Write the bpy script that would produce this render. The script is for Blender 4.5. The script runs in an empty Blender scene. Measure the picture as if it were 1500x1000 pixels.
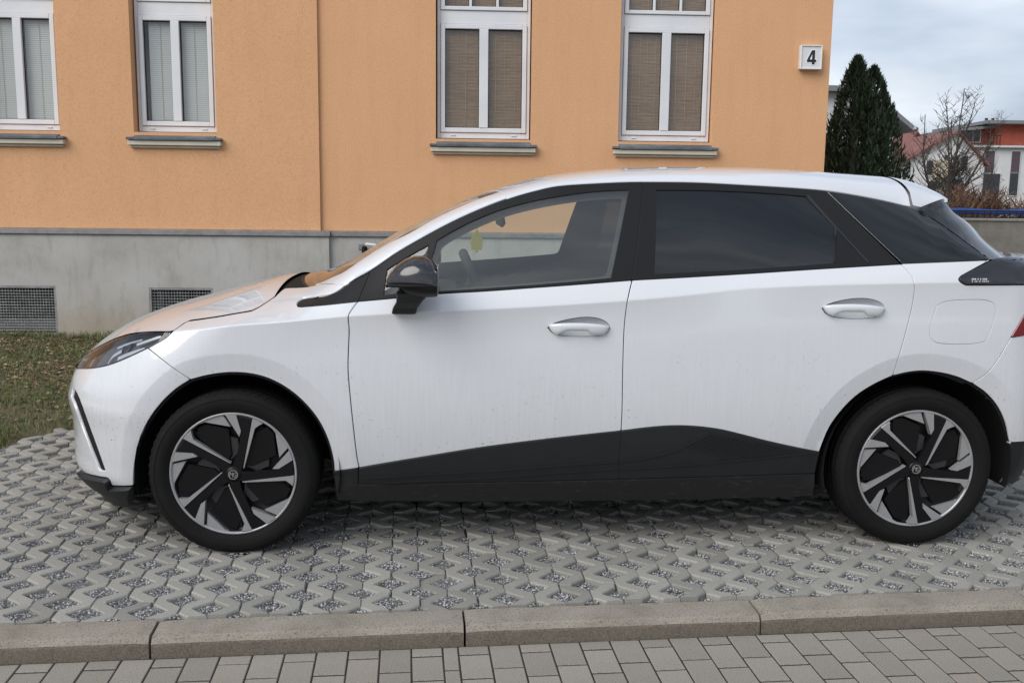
import bpy, bmesh, math, random
import numpy as np
from mathutils import Vector, Matrix, geometry
random.seed(7); np.random.seed(7)
SC = bpy.context.scene
COL = SC.collection
# ------------------------------------------------------------------ camera
F_PX, PITCH, ROLL, CAM_H = 1400.0, math.atan(205/1400.0), 0.0115, 1.36
CAM = np.array([0.0, 0.0, CAM_H])
FW = np.array([0, math.cos(PITCH), -math.sin(PITCH)])
RT0 = np.array([1.0, 0, 0]); UP0 = np.cross(RT0, FW)
RT = math.cos(ROLL)*RT0+math.sin(ROLL)*UP0
UP = -math.sin(ROLL)*RT0+math.cos(ROLL)*UP0
cd = bpy.data.cameras.new('camera'); co = bpy.data.objects.new('camera', cd); COL.objects.link(co)
cd.sensor_width = 36; cd.lens = F_PX/1500*36; cd.clip_start = 0.05; cd.clip_end = 3000
m = Matrix.Identity(4)
for i in range(3):
    m[i][0] = RT[i]; m[i][1] = UP[i]; m[i][2] = -FW[i]; m[i][3] = CAM[i]
co.matrix_world = m
SC.camera = co
# ------------------------------------------------------------------ sky and sun
SUN_EL, SUN_AZ = math.radians(40), math.radians(226)      # azimuth clockwise from +Y
w = bpy.data.worlds.new('World'); SC.world = w; w.use_nodes = True
nt = w.node_tree; nt.nodes.clear()
def wn(t, **k):
    n = nt.nodes.new(t)
    for a, b in k.items(): setattr(n, a, b)
    return n
out = wn('ShaderNodeOutputWorld'); bg = wn('ShaderNodeBackground'); bg.inputs[1].default_value = 1.0
sky = wn('ShaderNodeTexSky', sky_type='NISHITA', sun_disc=False)
sky.sun_elevation = SUN_EL; sky.sun_rotation = SUN_AZ; sky.air_density = 1.2; sky.dust_density = 2.5; sky.ozone_density = 1.2
sks = wn('ShaderNodeVectorMath', operation='SCALE'); sks.inputs['Scale'].default_value = 0.05
tc = wn('ShaderNodeTexCoord'); mp = wn('ShaderNodeMapping'); mp.inputs['Scale'].default_value = (1.0, 1.0, 3.2)
mp.inputs['Rotation'].default_value = (0, 0, 0.6)
nz = wn('ShaderNodeTexNoise'); nz.inputs['Scale'].default_value = 2.3; nz.inputs['Detail'].default_value = 7; nz.inputs['Roughness'].default_value = 0.55
rp = wn('ShaderNodeValToRGB'); rp.color_ramp.elements[0].position = 0.34; rp.color_ramp.elements[1].position = 0.66
rp.color_ramp.elements[0].color = (0.52, 0.52, 0.52, 1); rp.color_ramp.elements[1].color = (0.97, 0.97, 0.97, 1)
nz2 = wn('ShaderNodeTexNoise'); nz2.inputs['Scale'].default_value = 2.6; nz2.inputs['Detail'].default_value = 5
rp2 = wn('ShaderNodeValToRGB'); rp2.color_ramp.elements[0].position = 0.42; rp2.color_ramp.elements[1].position = 0.60
rp2.color_ramp.elements[0].color = (0.30, 0.36, 0.46, 1); rp2.color_ramp.elements[1].color = (0.53, 0.565, 0.62, 1)
mx = wn('ShaderNodeMix', data_type='RGBA')
L = nt.links.new
L(tc.outputs['Generated'], mp.inputs[0]); L(mp.outputs[0], nz.inputs[0]); L(mp.outputs[0], nz2.inputs[0])
L(nz.outputs['Fac'], rp.inputs[0]); L(nz2.outputs['Fac'], rp2.inputs[0])
L(sky.outputs[0], sks.inputs[0]); L(sks.outputs[0], mx.inputs['A']); L(rp2.outputs[0], mx.inputs['B']); L(rp.outputs[0], mx.inputs['Factor'])
L(mx.outputs['Result'], bg.inputs[0]); L(bg.outputs[0], out.inputs[0])
sd = bpy.data.lights.new('sun', 'SUN'); so = bpy.data.objects.new('sun', sd); COL.objects.link(so)
sd.energy = 1.4; sd.angle = math.radians(46); sd.color = (1.0, 0.965, 0.92)
sv = Vector((math.sin(SUN_AZ)*math.cos(SUN_EL), math.cos(SUN_AZ)*math.cos(SUN_EL), math.sin(SUN_EL)))
so.rotation_euler = sv.to_track_quat('Z', 'Y').to_euler(); so.location = sv*30
SC.view_settings.view_transform = 'Standard'; SC.view_settings.look = 'None'
SC.view_settings.exposure = 0.84; SC.view_settings.gamma = 1.0; SC.view_settings.use_curve_mapping = False
# ------------------------------------------------------------------ helpers
def tag(o, label=None, cat=None, group=None, kind=None):
    if label: o['label'] = label
    if cat: o['category'] = cat
    if group: o['group'] = group
    if kind: o['kind'] = kind
    return o
def link(o, parent=None):
    COL.objects.link(o)
    if parent is not None: o.parent = parent
    return o
def empty(name, loc=(0, 0, 0), rz=0, parent=None):
    o = bpy.data.objects.new(name, None); link(o, parent); o.location = loc; o.rotation_euler = (0, 0, rz)
    o.empty_display_size = 0.1
    return o
def mesh(name, V, Fc, mats=None, smooth=False, normals=None, mi=None):
    me = bpy.data.meshes.new(name); me.from_pydata([tuple(map(float, v)) for v in V], [], [tuple(map(int, f)) for f in Fc])
    if mats is not None:
        for q in (mats if isinstance(mats, (list, tuple)) else [mats]): me.materials.append(q)
    if mi is not None: me.polygons.foreach_set('material_index', mi)
    if smooth: me.polygons.foreach_set('use_smooth', [True]*len(me.polygons))
    me.update()
    if normals is not None and me.validate(): print('INVALID', name)
    if normals is not None and not np.all(np.isfinite(np.array(normals))): print('NAN', name)
    if normals is not None: me.normals_split_custom_set_from_vertices([tuple(map(float, n)) for n in normals])
    return me
def obj(name, me, parent=None, loc=None, rot=None):
    o = bpy.data.objects.new(name, me); link(o, parent)
    if loc is not None: o.location = loc
    if rot is not None: o.rotation_euler = rot
    return o
class MB:
    """collects shapes for one mesh"""
    def __init__(s): s.V = []; s.F = []; s.S = []; s.M = []
    def add(s, V, Fc, smooth=False, m=0):
        b = len(s.V); s.V += [tuple(v) for v in V]; s.F += [tuple(i+b for i in f) for f in Fc]; s.S += [smooth]*len(Fc); s.M += [m]*len(Fc)
        return s
    def box(s, c, d, R=None, bev=0.0, m=0):
        x, y, z = [q/2 for q in d]
        if bev <= 0:
            V = [(-x,-y,-z),(x,-y,-z),(x,y,-z),(-x,y,-z),(-x,-y,z),(x,-y,z),(x,y,z),(-x,y,z)]
            Fc = [(0,3,2,1),(4,5,6,7),(0,1,5,4),(1,2,6,5),(2,3,7,6),(3,0,4,7)]
        else:
            b = min(bev, x*.98, y*.98, z*.98); V = []
            for sx in (-1, 1):
                for sy in (-1, 1):
                    for sz in (-1, 1):
                        V += [(sx*x, sy*(y-b), sz*(z-b)), (sx*(x-b), sy*y, sz*(z-b)), (sx*(x-b), sy*(y-b), sz*z)]
            bm = bmesh.new(); [bm.verts.new(v) for v in V]; r = bmesh.ops.convex_hull(bm, input=bm.verts)
            bm.verts.index_update(); V = [v.co[:] for v in bm.verts]; Fc = [[v.index for v in f.verts] for f in bm.faces]; bm.free()
        if R is not None: V = [tuple(R @ Vector(v)) for v in V]
        V = [(v[0]+c[0], v[1]+c[1], v[2]+c[2]) for v in V]
        return s.add(V, Fc, m=m)
    def tube(s, pts, r, n=6, cap=True, m=0, smooth=True):
        pts = [Vector(p) for p in pts]; rs = r if isinstance(r, (list, tuple)) else [r]*len(pts)
        V = []; Fc = []; up = None
        for i, p in enumerate(pts):
            d = (pts[min(i+1, len(pts)-1)]-pts[max(i-1, 0)])
            d = d.normalized() if d.length > 1e-9 else Vector((0, 0, 1))
            if up is None: up = d.orthogonal().normalized()
            up = (up-d*up.dot(d)); up = up.normalized() if up.length > 1e-6 else d.orthogonal().normalized()
            q = d.cross(up)
            for k in range(n):
                a = 2*math.pi*k/n; V.append(p+(up*math.cos(a)+q*math.sin(a))*rs[i])
        for i in range(len(pts)-1):
            for k in range(n):
                a, b = i*n+k, i*n+(k+1) % n; Fc.append((a, b, b+n, a+n))
        if cap: Fc.append(tuple(range(n))[::-1]); Fc.append(tuple(range((len(pts)-1)*n, len(pts)*n)))
        return s.add(V, Fc, smooth, m)
    def prism(s, poly, a, b, f, m=0, smooth=False):
        """poly 2D list; f(u,v,h)->3D; from h=a to h=b"""
        n = len(poly); V = [f(u, v, a) for u, v in poly]+[f(u, v, b) for u, v in poly]
        tri = geometry.tessellate_polygon([[Vector((u, v, 0)) for u, v in poly]])
        Fc = [tuple(t) for t in tri]+[tuple(i+n for i in t[::-1]) for t in tri]+[(i, (i+1) % n, (i+1) % n+n, i+n) for i in range(n)]
        return s.add(V, Fc, smooth, m)
    def lathe(s, prof, n=48, m=0, axis='y', smooth=True, f=None, closed=False):
        """prof: list of (r, h)"""
        V = []; Fc = []; k = len(prof)
        for i in range(n):
            a = 2*math.pi*i/n
            for r, h in prof:
                V.append((r*math.cos(a), h, r*math.sin(a)) if axis == 'y' else (r*math.cos(a), r*math.sin(a), h))
        for i in range(n):
            j = (i+1) % n
            for q in range(k if closed else k-1):
                q2 = (q+1) % k
                Fc.append((i*k+q, i*k+q2, j*k+q2, j*k+q))
        if f: V = [f(v) for v in V]
        return s.add(V, Fc, smooth, m)
    def mesh(s, name, mats=None, fixn=True):
        me = mesh(name, s.V, s.F, mats)
        me.polygons.foreach_set('use_smooth', s.S); me.polygons.foreach_set('material_index', s.M)
        if fixn:
            bm = bmesh.new(); bm.from_mesh(me); bmesh.ops.recalc_face_normals(bm, faces=bm.faces); bm.to_mesh(me); bm.free()
        me.update(); return me
    def build(s, name, mats=None, parent=None, loc=None, rot=None, fixn=True):
        return obj(name, s.mesh(name, mats, fixn), parent, loc, rot)
# materials -----------------------------------------------------------------
def mat(name, col=(.5, .5, .5), rough=.6, metal=0.0, spec=.5, coat=0.0, **kw):
    m = bpy.data.materials.new(name); m.use_nodes = True
    b = m.node_tree.nodes['Principled BSDF']
    b.inputs['Base Color'].default_value = (*col, 1); b.inputs['Roughness'].default_value = rough
    b.inputs['Metallic'].default_value = metal; b.inputs['Specular IOR Level'].default_value = spec
    b.inputs['Coat Weight'].default_value = coat; b.inputs['Coat Roughness'].default_value = 0.03
    return m
def N(m, t, **k):
    n = m.node_tree.nodes.new(t)
    for a, b in k.items(): setattr(n, a, b)
    return n
def LK(m, a, b): m.node_tree.links.new(a, b)
def noise(m, scale, detail=4, rough=.5, coord='Object', vscale=None, obj_random=False):
    tc = N(m, 'ShaderNodeTexCoord'); src = tc.outputs[coord]
    if vscale is not None:
        mp = N(m, 'ShaderNodeMapping'); mp.inputs['Scale'].default_value = vscale; LK(m, src, mp.inputs[0]); src = mp.outputs[0]
    n = N(m, 'ShaderNodeTexNoise'); n.inputs['Scale'].default_value = scale; n.inputs['Detail'].default_value = detail; n.inputs['Roughness'].default_value = rough
    LK(m, src, n.inputs['Vector']); return n.outputs['Fac']
def ramp(m, fac, stops):
    r = N(m, 'ShaderNodeValToRGB'); e = r.color_ramp.elements
    while len(e) < len(stops): e.new(0.5)
    for i, (p, c) in enumerate(stops):
        e[i].position = p; e[i].color = (*c, 1) if len(c) == 3 else c
    LK(m, fac, r.inputs[0]); return r.outputs[0]
def mixc(m, fac, a, b, mode='MIX'):
    n = N(m, 'ShaderNodeMix', data_type='RGBA', blend_type=mode)
    for s, v in (('Factor', fac), ('A', a), ('B', b)):
        if isinstance(v, (int, float)): n.inputs[s].default_value = v
        elif isinstance(v, tuple): n.inputs[s].default_value = (*v, 1)
        else: LK(m, v, n.inputs[s])
    return n.outputs['Result']
def math_(m, op, a, b=None):
    n = N(m, 'ShaderNodeMath', operation=op)
    for i, v in enumerate((a, b)):
        if v is None: continue
        if isinstance(v, (int, float)): n.inputs[i].default_value = v
        else: LK(m, v, n.inputs[i])
    return n.outputs[0]
def base(m): return m.node_tree.nodes['Principled BSDF']
def setcol(m, s): LK(m, s, base(m).inputs['Base Color'])
def bump(m, h, strength=.3, dist=.01):
    b = N(m, 'ShaderNodeBump'); b.inputs['Strength'].default_value = strength; b.inputs['Distance'].default_value = dist
    LK(m, h, b.inputs['Height']); LK(m, b.outputs[0], base(m).inputs['Normal'])
def randval(m):
    return N(m, 'ShaderNodeObjectInfo').outputs['Random']
def thin_glass(name, tint, refl=1.0, rough=0.0, dirt=0.0):
    """a thin pane: tinted see-through plus Fresnel mirror"""
    m = bpy.data.materials.new(name); m.use_nodes = True; t = m.node_tree; t.nodes.clear()
    o = N(m, 'ShaderNodeOutputMaterial'); tr = N(m, 'ShaderNodeBsdfTransparent'); tr.inputs[0].default_value = (*tint, 1)
    g = N(m, 'ShaderNodeBsdfGlossy'); g.inputs['Roughness'].default_value = rough; g.inputs['Color'].default_value = (1, 1, 1, 1)
    fr = N(m, 'ShaderNodeLayerWeight'); fr.inputs[0].default_value = .5
    pw = N(m, 'ShaderNodeMath', operation='POWER'); LK(m, fr.outputs['Facing'], pw.inputs[0]); pw.inputs[1].default_value = 5.0
    k = N(m, 'ShaderNodeMath', operation='MULTIPLY_ADD', use_clamp=True); LK(m, pw.outputs[0], k.inputs[0]); k.inputs[1].default_value = .95; k.inputs[2].default_value = .043*refl
    x = N(m, 'ShaderNodeMixShader'); LK(m, k.outputs[0], x.inputs[0]); LK(m, tr.outputs[0], x.inputs[1]); LK(m, g.outputs[0], x.inputs[2])
    last = x
    if dirt > 0:
        d = N(m, 'ShaderNodeBsdfDiffuse'); d.inputs[0].default_value = (.55, .55, .53, 1)
        x2 = N(m, 'ShaderNodeMixShader'); x2.inputs[0].default_value = dirt
        LK(m, x.outputs[0], x2.inputs[1]); LK(m, d.outputs[0], x2.inputs[2]); last = x2
    LK(m, last.outputs[0], o.inputs[0]); return m
# rays through a point of the photograph (used once, to measure the place)
def pray(px, py):
    d = FW+RT*(px-750)/F_PX-UP*(py-500)/F_PX
    return d/np.linalg.norm(d)
def on_z(px, py, z=0.0):
    d = pray(px, py); t = (z-CAM_H)/d[2]; return CAM+d*t
def at_depth(px, py, Y):
    d = pray(px, py); return CAM+d*(Y/d[1])
# ================================================================== materials
def car_paint():
    m = mat('white_paint', (.67, .68, .69), .32, 0, .5, 1.0)
    tc = N(m, 'ShaderNodeTexCoord'); sp = N(m, 'ShaderNodeSeparateXYZ'); LK(m, tc.outputs['Object'], sp.inputs[0])
    # road film: vertical streaks and specks, denser near the sill
    st = noise(m, 9, 5, .6, vscale=(14, 2, .7)); sk = noise(m, 90, 2, .5)
    big = noise(m, 2.2, 4, .6)
    low = N(m, 'ShaderNodeMapRange'); LK(m, sp.outputs[2], low.inputs[0]); low.inputs[1].default_value = 1.0; low.inputs[2].default_value = .25; low.inputs[3].default_value = .10; low.inputs[4].default_value = .55
    a = math_(m, 'MULTIPLY', math_(m, 'MULTIPLY', st, low.outputs[0]), math_(m, 'ADD', big, .45))
    c = mixc(m, a, (.65, .665, .695), (.36, .355, .345))
    spk = ramp(m, sk, [(.675, (0, 0, 0)), (.70, (1, 1, 1))])
    mask = ramp(m, noise(m, 5, 3, .6), [(.45, (0, 0, 0)), (.6, (1, 1, 1))])
    lw2 = N(m, 'ShaderNodeMapRange'); LK(m, sp.outputs[2], lw2.inputs[0]); lw2.inputs[1].default_value = .95; lw2.inputs[2].default_value = .4; lw2.inputs[3].default_value = 0; lw2.inputs[4].default_value = .8
    f = math_(m, 'MULTIPLY', math_(m, 'MULTIPLY', spk, mask), lw2.outputs[0])
    c = mixc(m, f, c, (.22, .20, .17)); setcol(m, c)
    rg = N(m, 'ShaderNodeMapRange'); LK(m, a, rg.inputs[0]); rg.inputs[3].default_value = .02; rg.inputs[4].default_value = .16
    LK(m, rg.outputs[0], base(m).inputs['Coat Roughness'])
    return m
M_PAINT = car_paint()
M_BLACK = mat('gloss_black', (.010, .010, .012), .16, 0, .5, .6)
M_TRIM = mat('satin_black_trim', (.012, .012, .0128), .45, 0, .2)
M_PLAST = mat('black_plastic_cladding', (.016, .017, .019), .55, 0, .4)
c_ = mixc(M_PLAST, noise(M_PLAST, 7, 5, .65), (.006, .0068, .0085), (.016, .0165, .0175)); setcol(M_PLAST, c_)
bump(M_PLAST, noise(M_PLAST, 900, 2), .12, .001)
M_SILL = mat('dirty_sill_plastic', (.02, .02, .02), .6, 0, .4)
c_ = mixc(M_SILL, ramp(M_SILL, noise(M_SILL, 26, 5, .7, vscale=(1, 1, 3.2)), [(.58, (0, 0, 0)), (.80, (1, 1, 1))]), (.009, .009, .009), (.055, .048, .040)); setcol(M_SILL, c_)
M_SHELL = mat('dark_inner_shell', (.010, .010, .010), .8, 0, .2)
M_INT = mat('grey_interior', (.045, .047, .05), .75, 0, .3)
M_INT2 = mat('light_interior', (.16, .165, .17), .8, 0, .3)
M_RUB = mat('tyre_rubber', (.010, .010, .0105), .8, 0, .2)
c_ = mixc(M_RUB, noise(M_RUB, 14, 5, .6), (.004, .004, .004), (.011, .0105, .010)); setcol(M_RUB, c_)
M_RIM = mat('wheel_cover_black', (.004, .004, .005), .34, 0, .28)
M_RIMF = mat('wheel_cover_facet', (.026, .027, .029), .30, 0, .5)
M_SILV = mat('wheel_cover_silver', (.40, .405, .41), .34, .35, .5)
c_ = mixc(M_SILV, noise(M_SILV, 30, 5, .7), (.27, .27, .275), (.39, .39, .395)); setcol(M_SILV, c_)
M_CHR = mat('chrome', (.72, .73, .75), .12, 1.0)
M_DARKM = mat('dark_metal', (.06, .06, .062), .45, .8)
M_GCLR = thin_glass('clear_window_glass', (.88, .93, .90), 1.7, 0, .05)
M_GWS = thin_glass('windshield_glass', (.66, .72, .70), 1.3)
M_GTINT = thin_glass('tinted_window_glass', (.05, .055, .06), 1.5, .004)
M_LENS = thin_glass('lamp_lens', (.86, .87, .88), 1.2)
M_RED = mat('tail_lamp_red', (.17, .012, .018), .12, 0, .5, 1.0)
M_REFL = mat('lamp_reflector', (.62, .63, .65), .25, .5)
M_LAMPD = mat('lamp_housing', (.075, .08, .088), .3, 0, .5)
M_WHITEP = mat('white_print', (.55, .55, .55), .5)
# ================================================================== CAR: one smooth measured surface, panels cut from it
CX, CY, CA = -1.1253, 4.438, 0.0693
CCOS, CSIN = math.cos(CA), math.sin(CA)
class Curve:
    """smooth monotone-ish cubic through points, vectorised"""
    def __init__(s, *pts):
        p = sorted(pts); s.x = np.array([q[0] for q in p], float); s.y = np.array([q[1] for q in p], float)
        d = np.diff(s.y)/np.diff(s.x); m = np.zeros(len(p)); m[0] = d[0]; m[-1] = d[-1]
        for i in range(1, len(p)-1):
            if d[i-1]*d[i] > 0:
                h0, h1 = s.x[i]-s.x[i-1], s.x[i+1]-s.x[i]; w1, w2 = 2*h1+h0, h1+2*h0
                m[i] = (w1+w2)/(w1/d[i-1]+w2/d[i])
        s.m = m
    def __call__(s, x):
        x = np.clip(np.asarray(x, float), s.x[0], s.x[-1]); i = np.clip(np.searchsorted(s.x, x)-1, 0, len(s.x)-2)
        h = s.x[i+1]-s.x[i]; t = (x-s.x[i])/h
        return ((2*t**3-3*t**2+1)*s.y[i]+(t**3-2*t**2+t)*h*s.m[i]+(-2*t**3+3*t**2)*s.y[i+1]+(t**3-t**2)*h*s.m[i+1])
def sstep(a, b, x):
    t = np.clip((np.asarray(x, float)-a)/(b-a), 0, 1); return t*t*(3-2*t)
ZCEN = Curve((-.83,.54),(-.82,.57),(-.807,.605),(-.79,.632),(-.752,.682),(-.715,.722),(-.65,.775),(-.59,.812),(-.53,.840),(-.45,.868),(-.30,.908),(-.2,.936),(-.09,.968),(.05,1.002),(.16,1.016),(.26,1.034),(.39,1.098),(.542,1.190),(.663,1.258),(.77,1.312),(.897,1.370),(1.024,1.412),(1.107,1.438),(1.215,1.466),(1.375,1.492),(1.6,1.511),(1.794,1.518),(2.088,1.520),(2.351,1.512),(2.584,1.501),(2.785,1.488),(2.988,1.466),(3.2,1.42))
XNOSE = Curve((.12,-.70),(.17,-.745),(.21,-.79),(.27,-.822),(.33,-.817),(.45,-.818),(.54,-.83),(.57,-.822),(.605,-.812),(.632,-.802),(.682,-.776),(.722,-.752),(.775,-.717),(.82,-.682),(.868,-.64),(.92,-.58),(1.0,-.48),(1.6,.3))
XTAIL = Curve((.12,3.36),(.25,3.42),(.45,3.47),(.62,3.475),(.8,3.455),(.95,3.45),(1.06,3.46),(1.12,3.44),(1.16,3.36),(1.3,3.27),(1.6,3.2))
ZK = Curve((-.83,.54),(-.80,.590),(-.77,.632),(-.733,.665),(-.666,.714),(-.596,.754),(-.531,.788),(-.473,.814),(-.404,.838),(-.339,.850),(-.278,.857),(-.217,.861),(-.1,.874),(.016,.889),(.167,.901),(.446,.925),(.779,.944),(1.142,.964),(1.496,.988),(1.72,1.008),(2.0,1.038),(2.27,1.052),(2.54,1.060),(2.8,1.066),(3.2,1.055),(3.5,1.04))
ZB = Curve((.1,.955),(.251,.967),(.469,.981),(.779,1.009),(1.145,1.035),(1.528,1.066),(1.728,1.078),(2.268,1.116),(2.596,1.136),(2.956,1.154),(3.5,1.16))
ZT = Curve((.1,.962),(.25,.972),(.33,.990),(.388,1.012),(.462,1.058),(.515,1.087),(.618,1.157),(.725,1.220),(.831,1.277),(.938,1.327),(1.046,1.370),(1.157,1.404),(1.255,1.426),(1.354,1.435),(1.602,1.447),(1.763,1.448),(2.044,1.439),(2.348,1.423),(2.53,1.399),(2.705,1.365),(2.76,1.350),(2.82,1.318),(2.92,1.240),(3.0,1.18),(3.1,1.165),(3.5,1.165))
WT = Curve((.1,.86),(.25,.845),(.388,.80),(.515,.775),(.725,.738),(.938,.705),(1.157,.680),(1.6,.662),(2.05,.655),(2.35,.645),(2.7,.628),(2.76,.63),(2.95,.74),(3.1,.78),(3.5,.78))
WM = Curve((-.9,.905),(-.3,.905),(0,.912),(.4,.906),(.9,.905),(1.6,.908),(2.3,.913),(2.75,.920),(3.1,.908),(3.5,.89))
MTOP = Curve((-.85,1.7),(-.2,1.6),(.1,1.5),(.2,1.8),(.45,4.5),(3.5,4.5))
NTOP = Curve((-.85,1.0),(.1,1.0),(.2,1.1),(.45,1.75),(3.5,1.75))
FLARE = Curve((-.8,0),(-.1,.005),(.3,.015),(1.2,.019),(1.6,.013),(1.95,.003),(2.2,.008),(2.6,.012),(3.0,.008),(3.5,.004))
NL, RL = .62, .42
ARCH_F_PX = [(195,711),(196,690),(200,663),(207,638),(221,610),(240,586),(260,568),(279,556),(300,550.5),(320,547),(340,545.5),(365,547),(390,553),(415,565),(440,584),(465,613),(480,643),(488,672),(492,700)]
ARCH_R_PX = [(1197,690),(1200,662),(1206,646),(1215,626),(1228,607),(1245,588),(1262,574),(1285,560.5),(1308,550),(1330,545),(1352,543),(1380,546),(1403,552),(1424,561),(1445,576),(1462,596),(1473,620),(1479,648),(1480,690)]
ARCHES = []
def catmull(P, step=None, n=8):
    P = [np.array(p, float) for p in P]
    if len(P) < 3:
        k = n if len(P) == 2 else 1
        return [P[0]+(P[-1]-P[0])*i/k for i in range(k+1)] if len(P) == 2 else P
    Q = [2*P[0]-P[1]]+P+[2*P[-1]-P[-2]]; R = []
    for i in range(1, len(Q)-2):
        p0, p1, p2, p3 = Q[i-1:i+3]
        t0 = 0; t1 = np.linalg.norm(p1-p0)**.5; t2 = t1+np.linalg.norm(p2-p1)**.5; t3 = t2+np.linalg.norm(p3-p2)**.5
        for k in range(n):
            t = t1+(t2-t1)*k/n
            a1 = (t1-t)/(t1-t0)*p0+(t-t0)/(t1-t0)*p1; a2 = (t2-t)/(t2-t1)*p1+(t-t1)/(t2-t1)*p2; a3 = (t3-t)/(t3-t2)*p2+(t-t2)/(t3-t2)*p3
            b1 = (t2-t)/(t2-t0)*a1+(t-t0)/(t2-t0)*a2; b2 = (t3-t)/(t3-t1)*a2+(t-t1)/(t3-t1)*a3
            R.append((t2-t)/(t2-t1)*b1+(t-t1)/(t2-t1)*b2)
    R.append(P[-1]); return R
def seg_dist(x, z, poly):
    d = np.full(np.shape(x), 9.0)
    for a, b in zip(poly[:-1], poly[1:]):
        ex, ez = b[0]-a[0], b[1]-a[1]; l = ex*ex+ez*ez+1e-12
        t = np.clip(((x-a[0])*ex+(z-a[1])*ez)/l, 0, 1)
        d = np.minimum(d, np.hypot(x-a[0]-t*ex, z-a[1]-t*ez))
    return d
def W_SIDE(x, z, arches=True):
    """half width of the body at length x and height z (car coordinates)"""
    x = np.asarray(x, float); z = np.asarray(z, float); x, z = np.broadcast_arrays(x, z)
    zk = ZK(x); W = WM(x)
    def lower(zz):
        t = zz-.60; u = np.clip(t/np.maximum(zk-.60, .05), 0, 1)
        w = np.where(t < 0, W-.34*t*t, W-.022*u*u)
        s = np.clip((zz-(zk-.14))/.14, 0, 1); return w+FLARE(x)*s*s
    wk0 = lower(zk)
    dn = x-XNOSE(np.minimum(z, zk)); fn = np.where(dn < NL, np.clip(1-((NL-np.clip(dn, 0, NL))/NL)**2.0, 0, 1)**(1/2.4), 1.0)
    dt = XTAIL(z)-x; ft = np.where(dt < RL, np.clip(1-((RL-np.clip(dt, 0, RL))/RL)**2.2, 0, 1)**(1/2.6), 1.0)
    wl = lower(np.minimum(z, zk))*fn*ft
    wk = wk0*fn*ft
    zc = ZCEN(x); zt = ZT(x); zb = np.minimum(ZB(x), zt-.002); wt = WT(x)*ft; m = MTOP(x); n = NTOP(x)
    # A: bonnet-like section
    ra = np.clip((z-zk)/np.maximum(zc-zk, 1e-3), 0, 1); wa = wk*(1-ra)**(1/2.4)
    # B: shoulder, glass, roof
    wb = wk-.040*ft
    v = np.clip((z-zk)/np.maximum(zb-zk, 1e-3), 0, 1); w1 = wk-(wk-wb)*v**1.1
    g = np.clip((z-zb)/np.maximum(zt-zb, 1e-3), 0, 1); w2 = wb-(wb-wt)*(.78*g+.22*g*g)
    q = np.clip((z-zt)/np.maximum(zc-zt, 1e-3), 0, 1); w3 = wt*np.clip(1-q**n, 0, 1)**(1/m)
    wB = np.where(z < zb, w1, np.where(z < zt, w2, w3))
    f = sstep(.12, .46, x)
    wu = wa*(1-f)+wB*f
    w = np.where(z <= zk, wl, wu)
    for poly in (ARCHES if arches else ()):
        d = seg_dist(x, z, poly); w = w-.015*np.clip(1-d/.072, 0, 1)*np.where(z > .2, 1, 0)
    return np.maximum(w, 0)
def Z_TOP(x, y):
    """height of the bonnet / roof surface at (x, y)"""
    x = np.asarray(x, float); y = np.abs(np.asarray(y, float)); zk = ZK(x); zc = ZCEN(x)
    wk = W_SIDE(x, zk, False)
    f = sstep(.12, .46, x)
    za = zk+(zc-zk)*(1-np.clip(y/np.maximum(wk, 1e-3), 0, 1)**2.4)
    zt = ZT(x); wt = WT(x)
    zB = zt+(zc-zt)*np.clip(1-np.clip(y/wt, 0, 1)**MTOP(x), 0, 1)**(1/NTOP(x))
    r = np.where(f < .5, za, zB); r, x, y, f = np.broadcast_arrays(r, x, y, f); r = r.copy(); k = (f > 0) & (f < 1)
    if np.any(k):
        xx, yy = x[k], y[k]; lo = ZK(xx); hi = ZCEN(xx)
        for _ in range(26):
            c = (lo+hi)/2; i = W_SIDE(xx, c, False) > yy; lo = np.where(i, c, lo); hi = np.where(i, hi, c)
        r[k] = (lo+hi)/2
    return r
# length coordinate U unrolls the rounded nose and tail
def x2u(x, z):
    x = np.asarray(x, float); z = np.asarray(z, float)
    xe = XNOSE(z)+NL; u = np.where(x < xe, xe-NL*math.pi/2+NL*np.arccos(np.clip(1-(x-xe+NL)/NL, -1, 1)), x)
    xr = XTAIL(z)-RL
    return np.where(x > xr, xr+RL*(math.pi/2-np.arccos(np.clip(1-(xr+RL-x)/RL, -1, 1))), u)
def u2x(u, z):
    u = np.asarray(u, float); z = np.asarray(z, float)
    xe = XNOSE(z)+NL; a = np.clip((u-xe)/NL+math.pi/2, 0, math.pi/2); x = np.where(u < xe, xe-NL+NL*(1-np.cos(a)), u)
    xr = XTAIL(z)-RL; b = np.clip(math.pi/2-(u-xr)/RL, 0, math.pi/2)
    return np.where(u > xr, xr+RL-RL*(1-np.cos(b)), x)
def S_UV(u, z):
    x = u2x(u, z); return np.stack([x, -W_SIDE(x, z), np.broadcast_to(z, np.shape(x))], -1)
def N_UV(u, z, e=.004):
    du = S_UV(u+e, z)-S_UV(u-e, z); dz = S_UV(u, z+e)-S_UV(u, z-e)
    n = np.cross(du, dz); l = np.linalg.norm(n, axis=-1, keepdims=True); return n/np.maximum(l, 1e-12)
def w2l(p):
    dx, dy = p[..., 0]-CX, p[..., 1]-CY
    return np.stack([CCOS*dx+CSIN*dy, -CSIN*dx+CCOS*dy, p[..., 2]], -1)
OL = w2l(CAM)
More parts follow.
